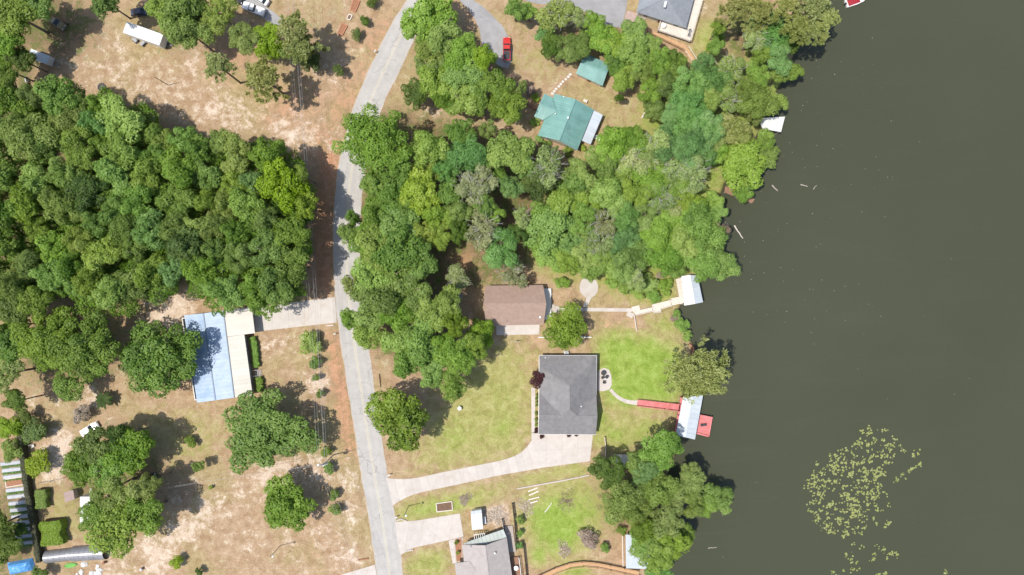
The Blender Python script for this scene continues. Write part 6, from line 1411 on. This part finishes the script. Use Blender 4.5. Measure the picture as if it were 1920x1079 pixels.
# hoop tunnel of corrugated metal
tn = thing('hoop_tunnel', 'long grey corrugated hoop tunnel in two sections', 'tunnel', tuple(P(148, 1040)))
for (x0, y0, x1, y1, r, k) in ((88, 1044, 139, 1038, 1.55, 5), (139, 1038, 201, 1034, 1.85, 7)):
    for j in range(k):
        A = P(x0 + (x1 - x0) * j / k, y0 + (y1 - y0) * j / k); B = P(x0 + (x1 - x0) * (j + .97) / k, y0 + (y1 - y0) * (j + .97) / k); d = (B - A).normalized(); n = Vector((-d.y, d.x, 0)); mb = MB(); vs = []
        for rr_ in (r, r - .05):
            for p in (A, B):
                for t in range(13): a = t / 12 * PI; vs.append(p + n * rr_ * math.cos(a) + Vector((0, 0, rr_ * 1.05 * math.sin(a))))
        fs = []
        for t in range(12): fs += [(t, t + 1, 14 + t, 13 + t), (26 + t, 39 + t, 40 + t, 27 + t), (t, 26 + t, 27 + t, t + 1), (13 + t, 14 + t, 40 + t, 39 + t)]
        mb.add(vs, fs); mb.build('hoop_panel', M['galv'], tn)
# tarps, shed, junk
q = P(41, 1062); tp = MB(); n = 14; vs = []
rr = random.Random(3)
for i in range(n):
    for j in range(8):
        u, v = i / (n - 1) - .5, j / 7 - .5; e_ = max(abs(u), abs(v)) * 2; z = .05 + 1.5 * max(0, 1 - e_ ** 4) + rr.uniform(-.09, .09); p = q + Vector((u * 6.2 - v * .8, v * 2.9 + u * 1.2, 0)); vs.append((p.x, p.y, max(z, .03)))
tp.add(vs, [(i * 8 + j, (i + 1) * 8 + j, (i + 1) * 8 + j + 1, i * 8 + j + 1) for i in range(n - 1) for j in range(7)]); single(tp, 'tarpaulin', M['tarp_blue'], 'crumpled bright blue tarpaulin over a heap at the lower left', 'tarpaulin')
q = P(133, 1060); ky = MB(); vs = []
for i in range(11):
    t = i / 10; w = .55 * math.sin(PI * t) ** .6 + .02; x = (t - .5) * 3.2; vs += [(q.x + x, q.y - w + x * .12, .25), (q.x + x, q.y + x * .12, .08), (q.x + x, q.y + w + x * .12, .25)]
ky.add(vs, [f for i in range(10) for f in ((3 * i, 3 * i + 3, 3 * i + 4, 3 * i + 1), (3 * i + 1, 3 * i + 4, 3 * i + 5, 3 * i + 2))]); single(ky, 'canoe', M['tarp_green'], 'bright green canoe lying in the shade below the hoop tunnel', 'canoe')
rj = random.Random(8)
for i in range(14):
    x, y = rj.uniform(142, 190), rj.uniform(1058, 1078); q = P(x, y); mb = MB(); s_ = rj.uniform(.35, .8); mb.dome((0, 0, 0), s_, s_ * .55, 9, 4)
    mb.v = [(v[0] * rj.uniform(.8, 1.25), v[1] * rj.uniform(.6, 1.1), v[2]) for v in mb.v]; o = mb.build('sack', M['stone_pale'], None, off=Z0); o.location = q; o.rotation_euler.z = rj.uniform(0, 3); tag(o, 'pale sack in the heap below the hoop tunnel', 'sack', 'sacks below the hoop tunnel')
for x, y, m_, lb in ((197, 1054, 'rust', 'rusty drum below the mouth of the hoop tunnel'), (267, 1066, 'galv', 'dark metal drum standing alone on the sand')):
    q = P(x, y); d_ = thing('drum', lb, 'drum', tuple(q)); mb = MB(); mb.cyl((q.x, q.y), .32, 0, .85, 14); mb.build('shell', M[m_], d_); mb = MB(); mb.cyl((q.x, q.y), .335, .82, .87, 14); mb.build('rim', M[m_], d_)
ks = thing('shed', 'tiny pinkish roofed shed on the grass between the topiaries', 'shed', tuple(P(128, 930)))
slope(ks, [(119, 924, 1.9), (137, 919, 1.9), (138.5, 928, 2.4), (120.5, 933, 2.4)], M['roof_pink'], .08); slope(ks, [(120.5, 933, 2.4), (138.5, 928, 2.4), (140, 937, 1.9), (122, 943, 1.9)], M['roof_pink'], .08); walls(ks, inset([P3(p) for p in ((119, 924, 1.9), (137, 919, 1.9), (140, 937, 1.9), (122, 943, 1.9))], .2), 0, 1.8, M['wood_grey'], False)
fence('thin wire fence between the gravel yard and the topiary lawn', [(76, 905), (100, 901), (124, 895)], 1.1, 'wood_grey', board=False)
for x, y, lb in ((63, 836, 'pale garden chair beside the long dark strip'), (88, 845, 'grey garden chair on the gravel yard')):
    q = P(x, y); ch = thing('garden_chair', lb, 'chair', tuple(q), None, .4)
    for nm, c, d in (('seat', (0, 0, .42), (.8, .7, .07)), ('backrest', (0, .38, .8), (.8, .07, .8))): mb = MB(); mb.box(c, d); mb.build(nm, M['stone_pale'], ch, off=Z0)
    for sx in (-.32, .32):
        for sy in (-.28, .28): mb = MB(); mb.box((sx, sy, .2), (.07, .07, .4)); mb.build('leg', M['stone_pale'], ch, off=Z0)
# fire rings, logs, lumber, bird bath, patio objects
for x, y, lb in ((191, 164, 'dark stone fire ring on the open sand'),):
    fr = thing('fire_ring', lb, 'fire ring', tuple(P(x, y)))
    for k in range(11): a = k * 2 * PI / 11; q = P(x, y) + Vector((math.cos(a), math.sin(a), 0)) * .85; mb = MB(); mb.dome((q.x, q.y, 0), .26, .24, 7, 3); mb.build('stone', M['dark_rock'], fr)
    mb = MB(); q = P(x, y); mb.cyl((q.x, q.y), .62, .0, .05, 14); mb.build('ash_bed', M['dark_rock'], fr)
fg = thing('fire_pit', 'dark iron fire bowl on the round patio', 'fire pit', tuple(P(1131, 699)))
q = P(1131, 699); mb = MB(); mb.tube([(q.x, q.y, .35), (q.x, q.y, .7)], [.35, .62], 16); mb.build('bowl', M['bed_liner'], fg)
for k in range(3): a = k * 2.1; mb = MB(); mb.tube([(q.x + .3 * math.cos(a), q.y + .3 * math.sin(a), .4), (q.x + .5 * math.cos(a), q.y + .5 * math.sin(a), .05)], [.03, .03], 5); mb.build('leg', M['bed_liner'], fg)
for x, y, rz, lb in ((1130, 708, .5, 'dark patio armchair below the fire bowl, left'), (1136.5, 707, -.6, 'dark patio armchair below the fire bowl, right'), (1132.5, 716, 3.0, 'dark patio armchair at the lower part of the round patio')):
    q = P(x, y); ch = thing('patio_chair', lb, 'chair', (q.x, q.y, .05), None, rz)
    for nm, c, d in (('seat', (0, 0, .4), (.62, .6, .07)), ('backrest', (0, .32, .75), (.62, .06, .7)), ('armrest', (-.34, 0, .62), (.07, .58, .05)), ('armrest', (.34, 0, .62), (.07, .58, .05))): mb = MB(); mb.box(c, d); mb.build(nm, M['bed_liner'], ch, off=Z0)
    for sx in (-.27, .27):
        for sy in (-.25, .25): mb = MB(); mb.box((sx, sy, .185), (.05, .05, .37)); mb.build('leg', M['bed_liner'], ch, off=Z0)
q = P(862, 765); bb = thing('bird_bath', 'white bird bath standing on the big green lawn', 'bird bath', tuple(q)); mb = MB(); mb.tube([(q.x, q.y, 0), (q.x, q.y, .12), (q.x, q.y, .8)], [.3, .14, .12], 12); mb.build('pedestal', M['stone_pale'], bb); mb = MB(); mb.tube([(q.x, q.y, .78), (q.x, q.y, .95)], [.2, .52], 16); mb.build('basin', M['stone_pale'], bb)
def log(a, b, r, label, mat='wood_grey', z=None, name='log'):
    A, B = P(*a), P(*b); z = r if z is None else z; rl = random.Random(a[0]); pts = [A.lerp(B, t / 5) + Vector((rl.uniform(-.08, .08), rl.uniform(-.08, .08), z)) for t in range(6)]; mb = MB(); mb.tube(pts, [r * (1 - .08 * t) for t in range(6)], 7); single(mb, name, M[mat], label, 'log' if name == 'log' else name.replace('_', ' '))
log((711.7, 702), (713.8, 727), .16, 'dark fallen log on the grass verge right of the road', 'wood_dark'); log((1022, 961), (1035, 943), .13, 'pale straight log on the lower green lot', 'stone_pale')
log((1379, 422), (1395, 447), .16, 'bleached drift log in the lake below the brown dock', 'wood_pale', WATER_Z + .08); log((1504, 345), (1518, 349), .14, 'pale drift log floating far out from the brown dock', 'wood_grey', WATER_Z + .05); log((1450, 346), (1461, 358), .16, 'stubby drift log floating between dock and far log', 'wood_grey', WATER_Z + .05); log((1330, 1031), (1346, 1030), .06, 'thin floating stick off the southern shore trees', 'wood_pale', WATER_Z + .03); log((1528, 354), (1534, 347), .09, 'small floating stick beyond the far drift log', 'wood_grey', WATER_Z + .04)
for i, (a, b) in enumerate((((990, 922), (1008, 915)), ((992, 929), (1010, 921)), ((991, 937), (1011, 932)), ((994, 943), (1008, 939)))):
    A, B = P(*a), P(*b); mb = MB(); z = .07 + .07 * i; mb.beam((A.x, A.y, z), (B.x, B.y, z), .3, .06); single(mb, 'board', M['wood_pale'], 'pale loose board in the heap on the lower green lot', 'board', group='loose boards')
q = P(1117, 259); ac2 = thing('air_conditioner', 'white air conditioner beside the white porch roof of the teal cottage', 'air conditioner', tuple(q), None, -.4); mb = MB(); mb.box((0, 0, .45), (1.0, .9, .85)); mb.build('casing', M['trim_white'], ac2, off=Z0, bevel=.04); mb = MB(); mb.cyl((0, 0), .33, .87, .9, 16); mb.build('fan_grille', M['galv'], ac2, off=Z0)
q = P(1123, 263); bx = thing('storage_bin', 'white bin on the grass beside the white porch roof', 'bin', tuple(q), None, -.4); mb = MB(); mb.box((0, 0, .4), (.9, .8, .8)); mb.build('box', M['trim_white'], bx, off=Z0, bevel=.04); mb = MB(); mb.box((0, 0, .84), (.96, .86, .07)); mb.build('lid', M['trim_white'], bx, off=Z0)
q = P(1097, 191); bx = thing('garden_table', 'small pale table behind the teal cottage', 'table', tuple(q), None, -.4); mb = MB(); mb.box((0, 0, .7), (1.0, .7, .06)); mb.build('table_top', M['wood_pale'], bx, off=Z0)
for sx in (-.42, .42):
    for sy in (-.28, .28): mb = MB(); mb.box((sx, sy, .34), (.06, .06, .68)); mb.build('leg', M['wood_pale'], bx, off=Z0)
# stepping stones between shed and cottage
for i in range(9):
    t = i / 8; q = P(1069 - 34 * t + random.uniform(-1, 1), 140 + 36 * t); mb = MB(); mb.prism([(q.x + .38 * math.cos(a * PI / 3 + t) * random.uniform(.8, 1.1), q.y + .32 * math.sin(a * PI / 3 + t)) for a in range(6)], 0, .05); single(mb, 'stepping_stone', M['stone_pale'], 'stepping stone on the path from the teal shed to the cottage', 'stepping stone', group='stepping stones')
rp_ = thing('footbridge', 'narrow brown timber ramp reaching the wing of the teal cottage', 'ramp', tuple(P(990, 198))); deck(rp_, [(968, 185), (972, 180.5), (1007, 201), (1004, 206)], .3, (1, -.55), 'wood_brown', .3, [((968, 185), (1004, 206))], posts=False)
mb = MB(); A = P(1203, 222); B = P(1210, 209); mb.beam((A.x, A.y, .3), (B.x, B.y, .3), .3, .3); single(mb, 'timber_beam', M['wood_pale'], 'pale timber beam at the lawn edge east of the teal cottage', 'beam')
# ------------------------------------------------------------------ lake: lily pads, specks
rl = random.Random(12); pads = []
Zc = lambda x, y: (1460 + x / 3.6075, 780 + y / 3.6075)
clumps = []
for _ in range(4000):
    x, y = rl.uniform(160, 800), rl.uniform(80, 830)
    inm = ((x - 460) / 285) ** 2 + ((y - 520) / 300) ** 2 < 1 or ((x - 650) / 155) ** 2 + ((y - 230) / 160) ** 2 < 1
    if not inm or (600 < x and y > 560 and rl.random() < .75): continue
    if all(math.hypot(x - c[0], y - c[1]) > 19 for c in clumps): clumps.append((x, y))
    if len(clumps) > 215: break
clumps += [(880, 370), (955, 320), (940, 255), (915, 268), (845, 232), (822, 205), (800, 430), (835, 395), (860, 425), (905, 360), (945, 335), (500, 870), (560, 882), (455, 935), (490, 968), (525, 995), (540, 1030), (505, 1040), (675, 885), (712, 905), (650, 935), (640, 970), (745, 940), (765, 925), (800, 938), (735, 965), (440, 1048), (370, 1060), (380, 1072), (675, 1070), (720, 1068), (750, 610), (740, 725), (720, 750), (1135, 1062)]
for x, y in clumps:
    for _ in range(rl.choice((3, 4, 6, 8, 10, 12))):
        a = rl.uniform(0, 6.28); d = abs(rl.gauss(0, 11)); pads.append((Zc(x + d * math.cos(a) * 1.25, y + d * math.sin(a) * .9), rl.uniform(.10, .24)))
def pad_mesh(k):
    mb = MB(); r = random.Random(k); n = 9; vs = [(0, 0, .0)]
    for i in range(n): a = .25 + (2 * PI - .5) * i / (n - 1); q = 1 + r.uniform(-.1, .1); vs.append((q * math.cos(a), q * math.sin(a), r.uniform(.0, .12)))
    mb.add(vs, [(0, i + 1, i + 2) for i in range(n - 1)]); me = mb.mesh('lily_pad'); me.materials.append(M['pad']); at = me.attributes.new('tint', 'FLOAT', 'FACE'); at.data.foreach_set('value', [.5] * len(me.polygons)); return me
PM = [pad_mesh(k) for k in range(4)]
pads.sort(key=lambda p: -p[1])
for (xy, r) in pads[:300]:
    o = bpy.data.objects.new('lily_pad', rl.choice(PM)); COL.objects.link(o); q = P(xy[0], xy[1], WATER_Z); o.location = (q.x, q.y, WATER_Z + rl.uniform(.012, .03)); o.scale = (r, r, r); o.rotation_euler.z = rl.uniform(0, 6)
    tag(o, 'larger pale green lily pad in the patch floating on the lake', 'lily pad', 'lily pads')
mb = MB(); tint = []
for (xy, r) in pads[300:]:
    q = P(xy[0], xy[1], WATER_Z); a0 = rl.uniform(0, 6); z = WATER_Z + rl.uniform(.008, .02); c = len(mb.v)
    mb.add([(q.x, q.y, z)] + [(q.x + r * math.cos(a0 + k * .82), q.y + r * math.sin(a0 + k * .82), z + rl.uniform(0, .03)) for k in range(8)], [(0, k + 1, k + 2) for k in range(7)]); tint += [rl.uniform(.2, .8)] * 7
o = mb.build('small_lily_pads', M['pad'], None); at = o.data.attributes.new('tint', 'FLOAT', 'FACE'); at.data.foreach_set('value', tint); tag(o, 'mass of smaller lily pads filling the gaps of the floating patch', 'lily pads', kind='stuff')
mb = MB()
for _ in range(130):
    x, y = (rl.uniform(1370, 1680), rl.uniform(60, 620)) if rl.random() < .8 else (rl.uniform(1330, 1915), rl.uniform(0, 1075))
    q = P(x, y, WATER_Z)
    if shore_dist(np.array([q.x]), np.array([q.y]))[0] < 2: continue
    r = rl.uniform(.04, .095); mb.add([(q.x + r * math.cos(k * 1.26), q.y + r * .6 * math.sin(k * 1.26), WATER_Z + .012) for k in range(5)], [(0, 1, 2, 3, 4)])
tag(mb.build('floating_specks', M['wood_pale']), 'scattered pale specks of leaves floating on the dark lake', 'debris', kind='stuff')
